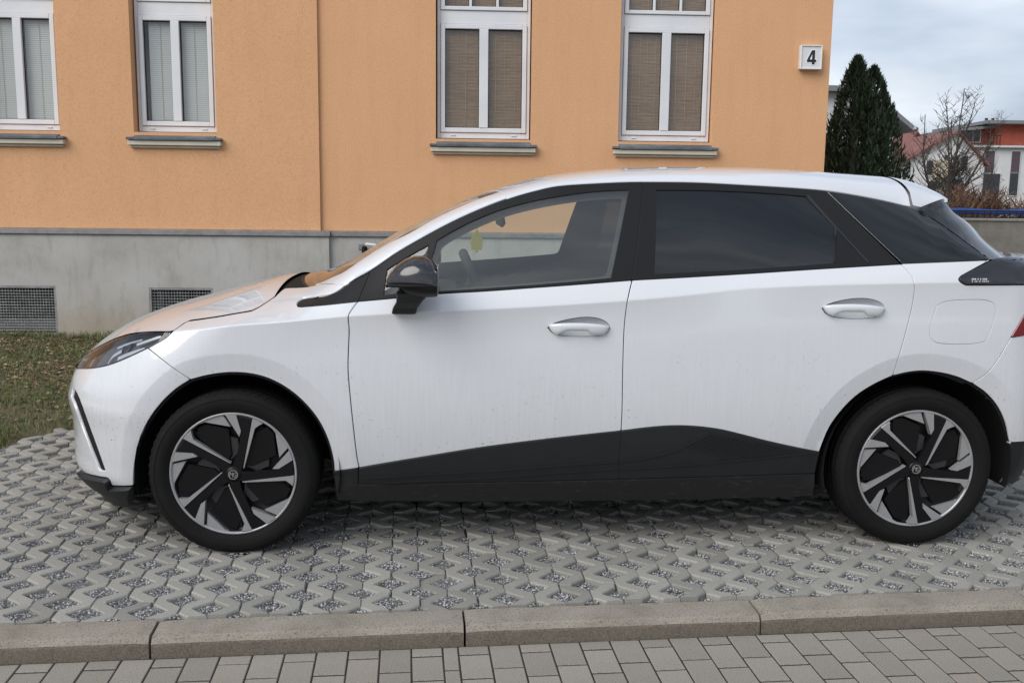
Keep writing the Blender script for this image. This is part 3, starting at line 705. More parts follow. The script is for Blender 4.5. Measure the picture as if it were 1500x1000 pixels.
for sd_ in SIDES:
    s = 1 if sd_ == 'near' else -1
    wing = panel('front_wing', CAR, M_PAINT, P_wing, sd_)
    panel('cowl_trim', wing, M_TRIM, P_ft, sd_)
    panel('air_slot', BUMPER, M_BLACK, P_slot, sd_)
    hl = panel('headlight', CAR, M_LAMPD, P_house, sd_); panel('lens', hl, M_LENS, P_lens, sd_); panel('lamp_rim', hl, M_BLACK, P_ring, sd_)
    # reflector strips inside the lamp
    for (pts, wd, dp, mm) in (([(196,503),(212,497.5),(232,491)], .009, -.014, M_REFL), ([(168,508),(186,501),(205,496)], .007, -.012, M_CHR), ([(168,524),(186,516.5),(208,510)], .013, -.013, M_REFL), ([(150,533),(158,520),(172,511)], .012, -.020, M_REFL), ([(176,521),(186,503)], .008, -.018, M_LAMPD), ([(126,534),(134,522)], .010, -.016, M_REFL)):
        c = loop_px(catmull(pts, n=5)) if len(pts) > 2 else loop_px(pts)
        A = S_UV(c[:, 0], c[:, 1]-wd/2)+N_UV(c[:, 0], c[:, 1])*dp; B = S_UV(c[:, 0], c[:, 1]+wd/2)+N_UV(c[:, 0], c[:, 1])*dp
        A2 = A-N_UV(c[:, 0], c[:, 1])*.012; B2 = B-N_UV(c[:, 0], c[:, 1])*.012; k = len(c)
        V = np.vstack([A, B, A2, B2]); V[:, 1] *= s
        Fc = []
        for i in range(k-1):
            Fc += [(i, i+1, k+i+1, k+i), (k+i, k+i+1, 3*k+i+1, 3*k+i), (2*k+i, 2*k+i+1, i+1, i)]
        MB().add(V, Fc).build('reflector_strip', mm, hl)
    fd = panel('front_door', CAR, M_PAINT, P_df, sd_)
    panel('door_cladding', fd, M_PLAST, P_cf, sd_); panel('window_frame', fd, M_TRIM, P_ff, sd_); panel('window_pane', fd, M_GCLR, P_wf, sd_)
    panel('quarter_pane', fd, M_GCLR, P_wq, sd_); panel('frame_trim', fd, M_INT, P_tf, sd_)
    handle(HAND_F, s, fd, True); panel('inner_panel', fd, M_INT, INNER[0], sd_)
    rd = panel('rear_door', CAR, M_PAINT, P_dr, sd_)
    CLR = panel('door_cladding', rd, M_PLAST, P_cr, sd_); panel('window_frame', rd, M_TRIM, P_fr, sd_); panel('window_pane', rd, M_GTINT, P_wr, sd_); panel('frame_trim', rd, M_INT, P_tr, sd_)
    handle(HAND_R, s, rd, False); panel('inner_panel', rd, M_INT, INNER[1], sd_)
    # fixed corner panel and its bars on the rear window frame, ribs of the cladding
    def strip(name, parent, pts, wd, hgt, mm, base_off=0.0):
        c = loop_px(pts); c = resample(np.vstack([c, c[-1:]]), .03) if len(c) == 2 else c
        n_ = N_UV(c[:, 0], c[:, 1]); e = np.gradient(c, axis=0); e /= np.linalg.norm(e, axis=1, keepdims=True)+1e-9; pr = np.stack([-e[:, 1], e[:, 0]], 1)
        a, b = c+pr*wd/2, c-pr*wd/2
        V = np.vstack([S_UV(a[:, 0], a[:, 1])+n_*(base_off-.004), S_UV(a[:, 0], a[:, 1])+n_*(base_off+hgt), S_UV(b[:, 0], b[:, 1])+n_*(base_off+hgt), S_UV(b[:, 0], b[:, 1])+n_*(base_off-.004)]); V[:, 1] *= s
        k = len(c); Fc = []
        for i in range(k-1):
            for r in range(3): Fc.append((r*k+i, r*k+i+1, (r+1)*k+i+1, (r+1)*k+i))
        return MB().add(V, Fc).build(name, mm, parent)
    strip('corner_bar', rd, catmull([(1183,286),(1224,332),(1272,384)], n=4), .007, .002, M_BLACK, -.002)
    strip('corner_bar', rd, [(1224,334),(1224,385)], .007, .002, M_BLACK, -.002)
    for k in range(9):
        a = np.array([1036+5.5*k*.9, 633.0+.2*k])+np.array([-1.5*0, 0]); t = k/8
        p0 = np.array([1040-34*(1-t)+ (0), 637+17*(1-t)]); p0 = np.array([1006+36*t, 654-18*t]); p1 = np.array([1068+112*t, 671-9*t])
        strip('rib', CLR, catmull([p0, (p0+p1)/2+np.array([0, -1.2]), p1], n=4), .005, .0035, M_PLAST, .0035)
    strip('clad_crease', CLR, catmull([(908,675),(950,669),(985,660),(1010,649),(1040,635)], n=5), .007, .0045, M_PLAST, .0035)
    strip('clad_crease', CLR, catmull([(908,686),(1000,680.5),(1100,671),(1195,662)], n=5), .007, .0045, M_PLAST, .0035)
    CLF = [c for c in fd.children if c.name.startswith('door_cladding')][-1]
    strip('clad_crease', CLF, catmull([(530,700),(620,694),(720,688.5),(820,680.5),(905,675)], n=5), .007, .0045, M_PLAST, .0035)
    strip('clad_crease', CLF, catmull([(560,706),(700,699),(820,691),(905,685)], n=5), .007, .0045, M_PLAST, .0035)
    rq = panel('rear_quarter', CAR, M_PAINT, P_q, sd_)
    if sd_ == 'near': panel('charge_flap', rq, M_PAINT, P_flap, sd_)
    else: panel('charge_flap', rq, M_PAINT, P_flap, sd_)
    panel('quarter_glass', rq, M_GTINT, P_qg, sd_); panel('glass_backing', rq, M_SHELL, P_tq, sd_)
    panel('inner_panel', rq, M_INT, INNER[2], sd_)
    panel('sill', CAR, M_SILL, P_sill, sd_)
    panel('tail_lamp', CAR, M_RED, P_tl, sd_)
# ---------------------------------------------------------------- bonnet, windshield, roof
def hood_mesh():
    nx, ny = 60, 41; V = []; Nn = []; e = .004
    q = np.linspace(-1, 1, ny)[:, None]; t = np.linspace(0, 1, nx)[None, :]
    xr = .112+(XHR-.112)*np.abs(q)**2.2; x = -.797+(xr+.797)*(t**1.25); y = q*HOODW(x)
    P = lambda x, y: np.stack([x, y, Z_TOP(x, y)], -1)
    n_ = np.cross(P(x+e, y)-P(x-e, y), P(x, y+e)-P(x, y-e)); n_ /= np.linalg.norm(n_, axis=-1, keepdims=True)
    V = list(P(x, y).reshape(-1, 3)); Nn = list(n_.reshape(-1, 3))
    Fc = [(j*nx+i, j*nx+i+1, (j+1)*nx+i+1, (j+1)*nx+i) for j in range(ny-1) for i in range(nx-1)]
    b = len(V)
    rim = [j*nx+nx-1 for j in range(ny)]
    for k in (0, ny-1):
        row = [k*nx+i for i in range(nx)]
        o = len(V); sgn = -1 if k == 0 else 1
        for r in row: V.append(V[r]+np.array([0, sgn*.002, -.002])); Nn.append(np.array([0, sgn*.7, .7])); V.append(V[r]+np.array([0, sgn*.0022, -.014])); Nn.append(np.array([0, sgn, 0.]))
        for i in range(nx-1):
            Fc.append((row[i], row[i+1], o+2*i+2, o+2*i)); Fc.append((o+2*i, o+2*i+2, o+2*i+3, o+2*i+1))
    o = len(V)
    for r in rim: V.append(V[r]+np.array([.004, 0, -.004])); Nn.append(np.array([.8, 0, .6])); V.append(V[r]+np.array([.005, 0, -.014])); Nn.append(np.array([1., 0, 0]))
    for j in range(ny-1): Fc.append((rim[j], rim[j+1], o+2*j+2, o+2*j)); Fc.append((o+2*j, o+2*j+2, o+2*j+3, o+2*j+1))
    return mesh('bonnet', V, Fc, M_PAINT, True, Nn)
obj('bonnet', hood_mesh(), CAR)
QIN = .925
ws0 = lambda q: (.175+.165*abs(q/QIN)**2, .985+.055*abs(q/QIN)**2)
grid_top(ws0, QIN, -QIN, 40, 33, M_GWS, 'windshield', CAR, off=-.003, flange=0)
# the black band round the windshield
band = lambda a, b: (lambda q: (ws0(q)[0]+(ws0(q)[1]-ws0(q)[0])*a, ws0(q)[0]+(ws0(q)[1]-ws0(q)[0])*b))
grid_top(band(.93, 1.0), QIN, -QIN, 4, 33, M_BLACK, 'header_band', CAR, off=-.008, flange=0)
grid_top(band(0, .06), QIN, -QIN, 4, 33, M_BLACK, 'cowl_band', CAR, off=-.008, flange=0)
ROOF = grid_top(lambda q: (ws0(q)[1]+.004, 2.70+.03*abs(q)), 1.0, -1.0, 70, 61, M_PAINT, 'roof', CAR, off=0)
PIL_IN = [JUNC[0], (.319,1.032),(.36,1.053),(.402,1.073),(.482,1.127),(.579,1.187),(.67,1.233),(.777,1.295),(.885,1.345),(.965,1.377),(1.048,1.405)]
PIL_IN = [(x, min(z, float(ZCEN(x))-.006)) for x, z in PIL_IN]
L_pil = outline([('xz', JUNC), ('xz', [(float(x), float(ZT(x))+.001) for x in np.linspace(_x0+.01, 1.052, 30)]), ('xz', PIL_IN[::-1])])
P_pil = sheet(L_pil, gap=.001, step=.012, edge=.01, offset=-.0008, creases=False)
for s in (1, -1):
    panel('roof_pillar', CAR, M_PAINT, P_pil, 'near' if s == 1 else 'far')
    grid_top(lambda q: (.30, 1.1), (QIN-.05)*s, .99*s, 30, 4, M_SHELL, 'pillar_trim', CAR, off=-.03, flange=0)
grid_top(lambda q: (1.02, 2.7), .985, -.985, 20, 15, M_INT2, 'headliner', CAR, off=-.035, flange=0)
# cowl tray between bonnet and windshield, wipers
mb = MB(); V = []; Fc = []
for j in range(25):
    q = -1+2*j/24; y = q*.58; x0 = .092+(XHR-.112)*abs(q)**2.2; x1 = .20+.10*q*q
    za, zb_ = float(Z_TOP(x0, y)), float(Z_TOP(x1, y)); V += [(x0, y, za-.012), ((x0+x1)/2, y, (za+zb_)/2-.014), (x1, y, zb_-.008)]
for j in range(24):
    for k in range(2): Fc.append((j*3+k, j*3+k+1, j*3+k+4, j*3+k+3))
mb.add(V, Fc, True).build('cowl_tray', M_SHELL, CAR)
for (y0, y1) in ((-.56, .02), (.02, .58)):
    pts = [(ws0(QIN*yy/.72)[0]-.01, yy, float(Z_TOP(ws0(QIN*yy/.72)[0]-.01, yy))-.012) for yy in np.linspace(y0, y1, 9)]
    MB().tube(pts, .007, 6).build('wiper', M_TRIM, CAR)
# ---------------------------------------------------------------- spoiler, fins, rear window
mb = MB(); nu, nv = 26, 41
def spo(t, q):
    a_ = abs(q); x = 2.712+.03*a_+(3.07-.165*a_**2-2.712-.03*a_)*t; wv = .628-.030*t
    zt = 1.364+.014*t-.028*math.sin(math.pi*min(1, t*1.2))*.5; zc = 1.4945-.022*t-.072*t*t
    return (x, q*wv, zt+(zc-zt)*max(0, 1-a_**4.5)**(1/1.75))
V = [spo(i/(nu-1), -1+2*j/(nv-1)) for j in range(nv) for i in range(nu)]
Fc = [(j*nu+i, j*nu+i+1, (j+1)*nu+i+1, (j+1)*nu+i) for j in range(nv-1) for i in range(nu-1)]
b = len(V); V2 = [(v[0]-(.01 if True else 0), v[1]*.97, v[2]-.022) for v in V]
Fc += [(b+j*nu+i, b+(j+1)*nu+i, b+(j+1)*nu+i+1, b+j*nu+i+1) for j in range(nv-1) for i in range(nu-1)]
for j in range(nv-1): a = j*nu+nu-1; c = (j+1)*nu+nu-1; Fc.append((a, b+a, b+c, c))
for i in range(nu-1):
    for j in (0, nv-1): a = j*nu+i; Fc.append((a, a+1, b+a+1, b+a))
SPO = mb.add(V+V2, Fc, True).build('roof_spoiler', M_PAINT, CAR)
md = SPO.modifiers.new('e', 'EDGE_SPLIT'); md.split_angle = math.radians(50)
fin_a = np.array([(float(x), -float(W_SIDE(x, z))-.0, float(z)) for x, z in hit(catmull([(1347,304),(1351,309.5),(1376,326),(1400,343),(1425,361),(1453,381)], n=4))])
_fp = [((1382,291), .585), ((1396,310), .59), ((1421,329), .60), ((1443,353), .615), ((1475,378), .64)]
fin_b = np.array([(*[float(v) for v in px_at_w([p], w_)[0]][:1], -w_, float(px_at_w([p], w_)[0][1])) for p, w_ in _fp])
fb = np.array(catmull(list(fin_b), n=4)); k_ = np.linspace(0, len(fb)-1, len(fin_a)); fb = np.array([fb[int(round(q))] for q in k_])
V = []; nA = len(fin_a); mid = (fin_a+fb)/2+np.array([0, -.022, .006])
for A_, B_, C_ in zip(fin_a, mid, fb):
    for t in np.linspace(0, 1, 7): V.append((1-t)**2*A_+2*t*(1-t)*(2*B_-(A_+C_)/2)+t*t*C_)
Fc = [(i*7+k, i*7+k+1, (i+1)*7+k+1, (i+1)*7+k) for i in range(nA-1) for k in range(6)]
for s in (1, -1): MB().add([(v[0], v[1]*s, v[2]) for v in V], Fc, True).build('rear_fin', M_BLACK, CAR)
V = []; 
for c in fb:
    for j in range(17):
        q = -1+2*j/16; V.append((c[0]+.11*(1-q*q), c[1]*q, c[2]+.012*(1-q*q)))
MB().add(V, [(i*17+k, i*17+k+1, (i+1)*17+k+1, (i+1)*17+k) for i in range(len(fb)-1) for k in range(16)], True).build('rear_window', M_GTINT, CAR)
V = []
for (x, yw, z, bow) in ((3.155, .64, 1.147, .11), (3.27, .70, 1.155, .12), (3.36, .73, 1.14, .09)):
    for j in range(17): q = -1+2*j/16; V.append((x+bow*(1-q*q), yw*q, z))
MB().add(V, [(i*17+k, i*17+k+1, (i+1)*17+k+1, (i+1)*17+k) for i in range(2) for k in range(16)], True).build('tailgate_ledge', M_BLACK, CAR)
# deck between the belt and the fins
V = []
for x in np.linspace(2.93, 3.40, 14):
    wv = float(W_SIDE(x, 1.15)); V += [(x, -wv, 1.155), (x, -min(wv, max(.3, wv-.16)), 1.150)]
for s in (1, -1): MB().add([(v[0], v[1]*s, v[2]) for v in V], [(2*i, 2*i+1, 2*i+3, 2*i+2) for i in range(13)], True).build('shoulder_deck', M_BLACK, LB)
# small white print on the light bar
for row, (yy, hh) in enumerate(((409.6, 2.4), (412.8, 1.2))):
    x = 1422.0; k = 0; mb = MB()
    while x < 1446:
        wd_ = random.uniform(1.4, 2.4); c = loop_px([(x, yy-hh/2), (x+wd_, yy-hh/2), (x+wd_, yy+hh/2), (x, yy+hh/2)])
        p = S_UV(c[:, 0], c[:, 1])+N_UV(c[:, 0], c[:, 1])*.0068; mb.add(p, [(0, 1, 2, 3)]); x += wd_+random.choice((.7, .7, 2.2))
    mb.build('small_print', M_WHITEP, LB)
# ---------------------------------------------------------------- underbody, wheel liners
mb = MB(); mb.box((1.35, 0, .235), (1.86, 1.56, .10), bev=.02); mb.box((-.52, 0, .26), (.36, 1.1, .10), bev=.02); mb.box((3.2, 0, .30), (.40, 1.3, .12), bev=.02)
mb.box((1.35, 0, .33), (4.0, .96, .12), bev=.02)
mb.build('underbody', M_SHELL, CAR)
for xw in (0.015, 2.715):
    for s in (1, -1):
        V = []; n = 22
        for i in range(n+1):
            a = math.radians(-13)+math.radians(206)*i/n; r = .395
            for y in (.878, .80, .50): V.append((xw-math.cos(a)*r*(1 if y < .87 else .985), -y*s, .315+math.sin(a)*r*(1 if y < .87 else .985)))
        Fc = [(i*3+k, i*3+k+1, i*3+k+4, i*3+k+3) for i in range(n) for k in range(2)]
        c = len(V); V.append((xw, -.50*s, .4)); Fc += [(i*3+2, c, i*3+5) for i in range(n)]
        MB().add(V, Fc, True).build('wheel_liner', M_SHELL, CAR)
# ---------------------------------------------------------------- wheels
RR = .2445
def pol(P, s=1): return [(x*RR, z*RR) for x, z in P]
def rotp(P, a): c, s_ = math.cos(a), math.sin(a); return [(x*c-z*s_, x*s_+z*c) for x, z in P]
TY, TR = .1075, .3235
tyre_prof = [(.228, -.075), (.236, -.086), (.242, -.093), (.252, -.099), (.264, -.1045), (.278, -.1075), (.292, -.1060), (.304, -.101), (.313, -.094), (.319, -.085), (.3225, -.074), (.3230, -.062), (.3150, -.060), (.3150, -.053), (.3232, -.051), (.3235, -.022), (.3150, -.020), (.3150, -.012), (.3235, -.010), (.3235, .010), (.3150, .012), (.3150, .020), (.3235, .022), (.3232, .051), (.3150, .053), (.3150, .060), (.3230, .062), (.3225, .074), (.313, .094), (.278, .1075), (.242, .093), (.228, .075)]
def flat(v): return (v[0], v[1], max(v[2], -.3115))
def tyre_mesh():
    mb = MB(); mb.lathe(tyre_prof, 120, f=flat)
    # shoulder blocks
    for i in range(64):
        a = 2*math.pi*i/64
        for sgn in (-1, 1):
            R_ = Matrix.Rotation(-a, 3, 'Y')
            c = R_ @ Vector((.3150, sgn*.083, 0)); 
            if c.z < -.29: continue
            mb.box(c, (.010, .020, .014), R=R_ @ Matrix.Rotation(sgn*.5, 3, 'Z'))
    for r in (.262, .296):
        mb.lathe([(r-.0012, -.1065+.0*r if r > .28 else -.1035), (r, -.1075 if r > .28 else -.1048), (r+.0012, -.1058 if r > .28 else -.1038)], 96, f=flat)
    return mb.mesh('tyre', M_RUB)
YF = -.093     # plane of the rim lip
def wheel_meshes():
    out_ = {}
    out_['tyre'] = tyre_mesh()
    mb = MB(); mb.lathe([(RR*.945, YF+.006), (RR*.952, YF-.003), (RR*.972, YF-.0045), (RR*.985, YF-.003), (RR*.99, YF+.004)], 96); out_['rim_ring'] = mb.mesh('rim_ring', M_SILV)
    mb = MB(); mb.lathe([(RR*1.0, YF+.03), (RR*.995, YF+.002), (RR*.94, YF+.004), (RR*.93, YF+.03)], 96); out_['rim_lip'] = mb.mesh('rim_lip', M_RIM)
    mb = MB(); mb.lathe([(RR*.95, YF+.015), (RR*.90, YF+.026), (RR*.5, YF+.036), (RR*.2, YF+.030), (.001, YF+.03)], 80); out_['cover_dish'] = mb.mesh('cover_dish', M_RIM)
    mb = MB(); mb.lathe([(RR*.98, YF+.04), (RR*.93, YF+.12), (RR*.90, YF+.19)], 64); mb.lathe([(.16, YF+.075), (.16, YF+.085), (.05, YF+.085)], 48); out_['brake_drum'] = mb.mesh('brake_drum', M_DARKM)
    fxz = lambda u, v, h: (u, h, v)
    # pieces of one of the five sectors, in units of the rim radius (x right, z up)
    blade1 = [(-.515,.800),(-.43,.868),(-.30,.917),(-.135,.952),(-.02,.757),(-.42,.832)]
    blade2 = [(-.098,.957),(.072,.953),(.140,.69),(.112,.60)]
    line = [(.152,.085),(.165,.088),(.352,.742),(.425,.795),(.472,.818),(.40,.862),(.318,.893)]
    spoke = [(.085,.955),(.312,.897),(.150,.12),(.10,-.02),(-.02,.0),(-.02,.12),(.06,.30),(.125,.60),(.150,.69)]
    facet1 = [(.185,.10),(.36,.46),(.55,.30),(.54,.10),(.35,.02)]
    facet2 = [(-.56,.74),(-.42,.80),(-.06,.72),(-.02,.30),(-.10,.16),(-.52,.55)]
    hole = [(.37,.50),(.36,.68),(.44,.76),(.56,.68),(.58,.52),(.50,.42)]
    for nm, P, d0, d1, mm in (('spoke', spoke, -.004, .03, M_RIM), ('silver_blade', blade1, .0015, .02, M_SILV), ('silver_insert', blade2, -.0065, .02, M_SILV), ('silver_line', line, -.0065, .02, M_SILV), ('facet', facet1, .018, .04, M_RIMF), ('dark_facet', facet2, .012, .04, M_RIM), ('vent_hole', hole, .0155, .022, M_SHELL)):
        Q = pol(P)
        c = np.mean(Q, 0); Q2 = [tuple(c+(np.array(q)-c)*.955) for q in Q]
        mb = MB(); n = len(Q)
        mb.prism(Q, YF+d0+.004, YF+d1, fxz); 
        V = [fxz(u, v, YF+d0+.004) for u, v in Q]+[fxz(u, v, YF+d0) for u, v in Q2]
        tri = geometry.tessellate_polygon([[Vector((u, v, 0)) for u, v in Q2]])
        mb.add(V, [(i, (i+1) % n, (i+1) % n+n, i+n) for i in range(n)]+[tuple(t_+n for t_ in t) for t in tri])
        out_[nm] = mb.mesh(nm, mm)
    mb = MB(); mb.lathe([(.030, YF+.02), (.030, YF-.004), (.024, YF-.008), (.001, YF-.0085)], 40); out_['hub_cap'] = mb.mesh('hub_cap', M_RIM)
    return out_
WM_ = wheel_meshes()
def emblem_mesh():
    mb = MB(); r0, r1 = .0195, .0165; fx = lambda u, v, h: (u, h, v)
    o = [(math.cos(math.pi/8+math.pi/4*k), math.sin(math.pi/8+math.pi/4*k)) for k in range(8)]
    V = [fx(a*r0, b*r0, -.0018) for a, b in o]+[fx(a*r1, b*r1, -.0018) for a, b in o]+[fx(a*r0, b*r0, .001) for a, b in o]+[fx(a*r1, b*r1, .001) for a, b in o]
    Fc = [(i, (i+1) % 8, 8+(i+1) % 8, 8+i) for i in range(8)]+[(i, (i+1) % 8, 16+(i+1) % 8, 16+i) for i in range(8)]+[(8+i, 8+(i+1) % 8, 24+(i+1) % 8, 24+i) for i in range(8)]
    mb.add(V, Fc)
    def stroke(P, w_=.0026):
        for a, b in zip(P[:-1], P[1:]):
            a, b = Vector(a), Vector(b); d = (b-a).normalized(); n_ = Vector((-d.y, d.x))*w_/2; a = a-d*w_*.3; b = b+d*w_*.3
            mb.prism([tuple(a+n_), tuple(b+n_), tuple(b-n_), tuple(a-n_)], -.0018, .001, fx)
    k = .0105
    stroke([(-1.15*k,-.8*k),(-1.15*k,.8*k),(-.65*k,0),(-.15*k,.8*k),(-.15*k,-.8*k)])
    stroke([(1.15*k,.55*k),(.9*k,.8*k),(.45*k,.8*k),(.2*k,.5*k),(.2*k,-.5*k),(.45*k,-.8*k),(.9*k,-.8*k),(1.15*k,-.5*k),(1.15*k,0),(.75*k,0)])
    return mb.mesh('emblem', M_CHR)
ME_EMB = emblem_mesh()
for xw, spin in ((0.0, math.radians(0)), (2.705, math.radians(10))):
    for s in (1, -1):
        wh = empty('wheel', (xw, -.787*s, .312), 0 if s == 1 else math.pi, CAR)
        obj('tyre', WM_['tyre'], wh)
        rim = obj('rim', WM_['rim_lip'], wh); rim.rotation_euler = (0, spin, 0)
        for nm in ('rim_ring', 'cover_dish', 'brake_drum', 'hub_cap'):
            o = obj(nm, WM_[nm], wh)
        for k in range(5):
            for nm in ('spoke', 'silver_blade', 'silver_insert', 'silver_line', 'facet', 'dark_facet', 'vent_hole'):
                o = obj(nm, WM_[nm], wh); o.rotation_euler = (0, spin+2*math.pi*k/5, 0)
        o = obj('emblem', ME_EMB, wh, (0, YF-.0085, 0)); o.rotation_euler = (0, spin*.6+.1, 0)
# ---------------------------------------------------------------- door mirrors
def mirror(s):
    root = empty('side_mirror', (.70, -.985*s, 1.06), 0, CAR)
    # head: loft along x of rounded sections; nose (front) is pointed
    secs = [(-.105, .012, .012, -.002), (-.092, .040, .034, .002), (-.068, .062, .058, .006), (-.035, .080, .080, .008), (.0, .090, .092, .008), (.035, .096, .094, .006), (.062, .098, .086, .002), (.078, .098, .074, -.004), (.084, .090, .062, -.008)]
    for name, lo, hi, m_ in (('mirror_cap', 0, 1, M_BLACK), ('mirror_base', -1, 0, M_TRIM)):
        V = []; n = 14
        for x, hy, hz, zc in secs:
            for k in range(n+1):
                a = math.pi*k/n*(1 if lo == 0 else -1); V.append((x, -math.cos(a)*hy*s, zc+math.copysign(abs(math.sin(a))**.8, math.sin(a))*hz*(1.0 if lo == 0 else .62)*(1 if lo == 0 else sstep(-.11, -.03, x)*.9+.1)))
        Fc = [(i*(n+1)+k, i*(n+1)+k+1, (i+1)*(n+1)+k+1, (i+1)*(n+1)+k) for i in range(len(secs)-1) for k in range(n)]
        b = (len(secs)-1)*(n+1); Fc.append(tuple(range(b, b+n+1)))
        MB().add(V, Fc, True).build(name, m_, root)
    mb = MB(); mb.box((-.010, 0, -.004), (.185, .196, .010), bev=.004); mb.build('mirror_seam', M_TRIM, root)
    # stalk down to the door
    V = []
    for (x0, x1, y0, y1, z) in ((-.070, .066, -.055, .075, -.032), (-.066, .042, -.035, .085, -.050), (-.070, .022, -.01, .10, -.074), (-.084, .006, .02, .115, -.098), (-.090, .002, .04, .12, -.122)):
        V += [(x0, y0*s, z), (x1, y0*s, z), (x1, y1*s, z), (x0, y1*s, z)]
    Fc = []
    for i in range(4):
        for k in range(4): j = (k+1) % 4; Fc.append((i*4+k, i*4+j, i*4+4+j, i*4+4+k))
    Fc += [(0, 1, 2, 3), (16, 17, 18, 19)]
    o = MB().add(V, Fc).build('stalk', M_PLAST, root); o.modifiers.new('b', 'BEVEL').width = .008; o.modifiers['b'].segments = 2
    mb = MB(); mb.box((.0835, 0, .012), (.004, .15, .105), bev=.002); mb.build('mirror_glass', M_CHR, root)
mirror(1); mirror(-1)
# ---------------------------------------------------------------- interior
mb = MB(); mb.box((.60, 0, .87), (.62, 1.42, .16), R=Matrix.Rotation(.05, 3, 'Y'), bev=.05); mb.box((.80, 0, .74), (.20, 1.40, .22), bev=.05); mb.build('dashboard', M_INT, CAR)
mb = MB(); R_ = Matrix.Rotation(math.radians(-24), 3, 'Y'); c0 = Vector((.955, -.37, .985)); n = 40
V = []; Fc = []
for i in range(n):
    a = 2*math.pi*i/n
    for k in range(8):
        b = 2*math.pi*k/8; r = .178+.018*math.cos(b); V.append(tuple(c0+R_ @ Vector((.020*math.sin(b), r*math.cos(a), r*math.sin(a)*.95))))
for i in range(n):
    for k in range(8): Fc.append((i*8+k, i*8+(k+1) % 8, ((i+1) % n)*8+(k+1) % 8, ((i+1) % n)*8+k))
mb.add(V, Fc, True); mb.box(c0+R_ @ Vector((-.02, 0, 0)), (.05, .16, .12), R=R_, bev=.02); mb.box(c0+R_ @ Vector((-.01, 0, 0)), (.02, .34, .03), R=R_, bev=.006); mb.tube([c0, c0+R_ @ Vector((-.3, 0, -.02))], .035, 10)
mb.build('steering_wheel', M_INT, CAR)
for y in (-.37, .37):
    st = empty('front_seat', (1.62, y, .3), 0, CAR)
    MB().box((-.10, 0, .16), (.52, .50, .17), bev=.06).build('seat_cushion', M_INT, st)
    MB().box((.30, 0, .47), (.15, .50, .62), R=Matrix.Rotation(math.radians(18), 3, 'Y'), bev=.06).build('backrest', M_INT, st)
    MB().box((.43, 0, .90), (.10, .27, .18), R=Matrix.Rotation(math.radians(14), 3, 'Y'), bev=.045).build('headrest', M_INT, st)
rs = empty('rear_seat', (2.35, 0, .3), 0, CAR)
MB().box((-.05, 0, .18), (.5, 1.28, .18), bev=.06).build('seat_cushion', M_INT, rs)
MB().box((.33, 0, .52), (.15, 1.28, .62), R=Matrix.Rotation(math.radians(22), 3, 'Y'), bev=.06).build('backrest', M_INT, rs)
mb = MB(); mb.box((1.065, .0, 1.275), (.035, .235, .066), R=Matrix.Rotation(math.radians(-12), 3, 'Y'), bev=.014); mb.tube([(1.03, .02, 1.28), (.965, .02, 1.37)], .018, 8); mb.build('rear_view_mirror', M_INT, CAR)
# ---------------------------------------------------------------- the hanging air freshener
def tree_outline():
    P = [(-.008,-.055),(-.008,-.043),(-.03,-.043),(-.022,-.030),(-.034,-.027),(-.024,-.014),(-.033,-.010),(-.022,.004),(-.028,.008),(-.016,.022),(-.019,.026),(-.009,.040),(0,.055)]
    return P+[(-x, z) for x, z in P[::-1][1:]]
fr = empty('air_freshener', (0, 0, 0)); fr.matrix_world = Matrix.Translation((CX, CY, 0)) @ Matrix.Rotation(CA, 4, 'Z') @ Matrix.Translation((.955, -.05, 1.178)) @ Matrix.Rotation(math.radians(14), 4, 'Z')
tag(fr, 'small yellow tree-shaped air freshener hanging inside the front window of the car', 'air freshener')
M_YEL = mat('yellow_card', (.62, .55, .16), .7)
mb = MB(); mb.prism(tree_outline(), -.0015, .0015, lambda u, v, h: (u, h, v)); mb.build('card', M_YEL, fr)
mb = MB(); mb.tube([(0, 0, .052), (.03, .02, .085), (.095, .05, .12)], .0012, 5); mb.build('string', M_TRIM, fr)
# ================================================================== GROUND
KA = math.atan(.112); KO = (0.0, 3.098)
KC, KS = math.cos(KA), math.sin(KA)
def kl(u, v, z=0.0): return (KO[0]+KC*u-KS*v, KO[1]+KS*u+KC*v, z)
def kinv(p): dx, dy = p[0]-KO[0], p[1]-KO[1]; return (KC*dx+KS*dy, -KS*dx+KC*dy)
# -- materials
M_SOIL = mat('soil', (.10, .085, .06), .95)
setcol(M_SOIL, ramp(M_SOIL, noise(M_SOIL, 3.0, 8, .7), [(.3, (.040, .042, .020)), (.46, (.075, .072, .035)), (.58, (.125, .100, .058)), (.75, (.085, .085, .038))]))
bump(M_SOIL, noise(M_SOIL, 40, 6, .7), .8, .02)
M_STONE = mat('grid_stone_concrete', (.2, .2, .19), .88, 0, .35)
rv = randval(M_STONE)
tcs = noise(M_STONE, 5, 6, .65, coord='Object')
c1 = ramp(M_STONE, tcs, [(.3, (.188, .177, .150)), (.5, (.250, .236, .202)), (.72, (.300, .282, .242))])
c2 = mixc(M_STONE, ramp(M_STONE, noise(M_STONE, 160, 3, .7), [(.35, (0, 0, 0)), (.7, (1, 1, 1))]), c1, (0.324, 0.319, 0.300)); 
hv = N(M_STONE, 'ShaderNodeHueSaturation'); LK(M_STONE, c2, hv.inputs['Color']); mr = N(M_STONE, 'ShaderNodeMapRange'); LK(M_STONE, rv, mr.inputs[0]); mr.inputs[3].default_value = .80; mr.inputs[4].default_value = 1.12; LK(M_STONE, mr.outputs[0], hv.inputs['Value'])
setcol(M_STONE, hv.outputs[0]); bump(M_STONE, noise(M_STONE, 260, 4, .7), .35, .003)
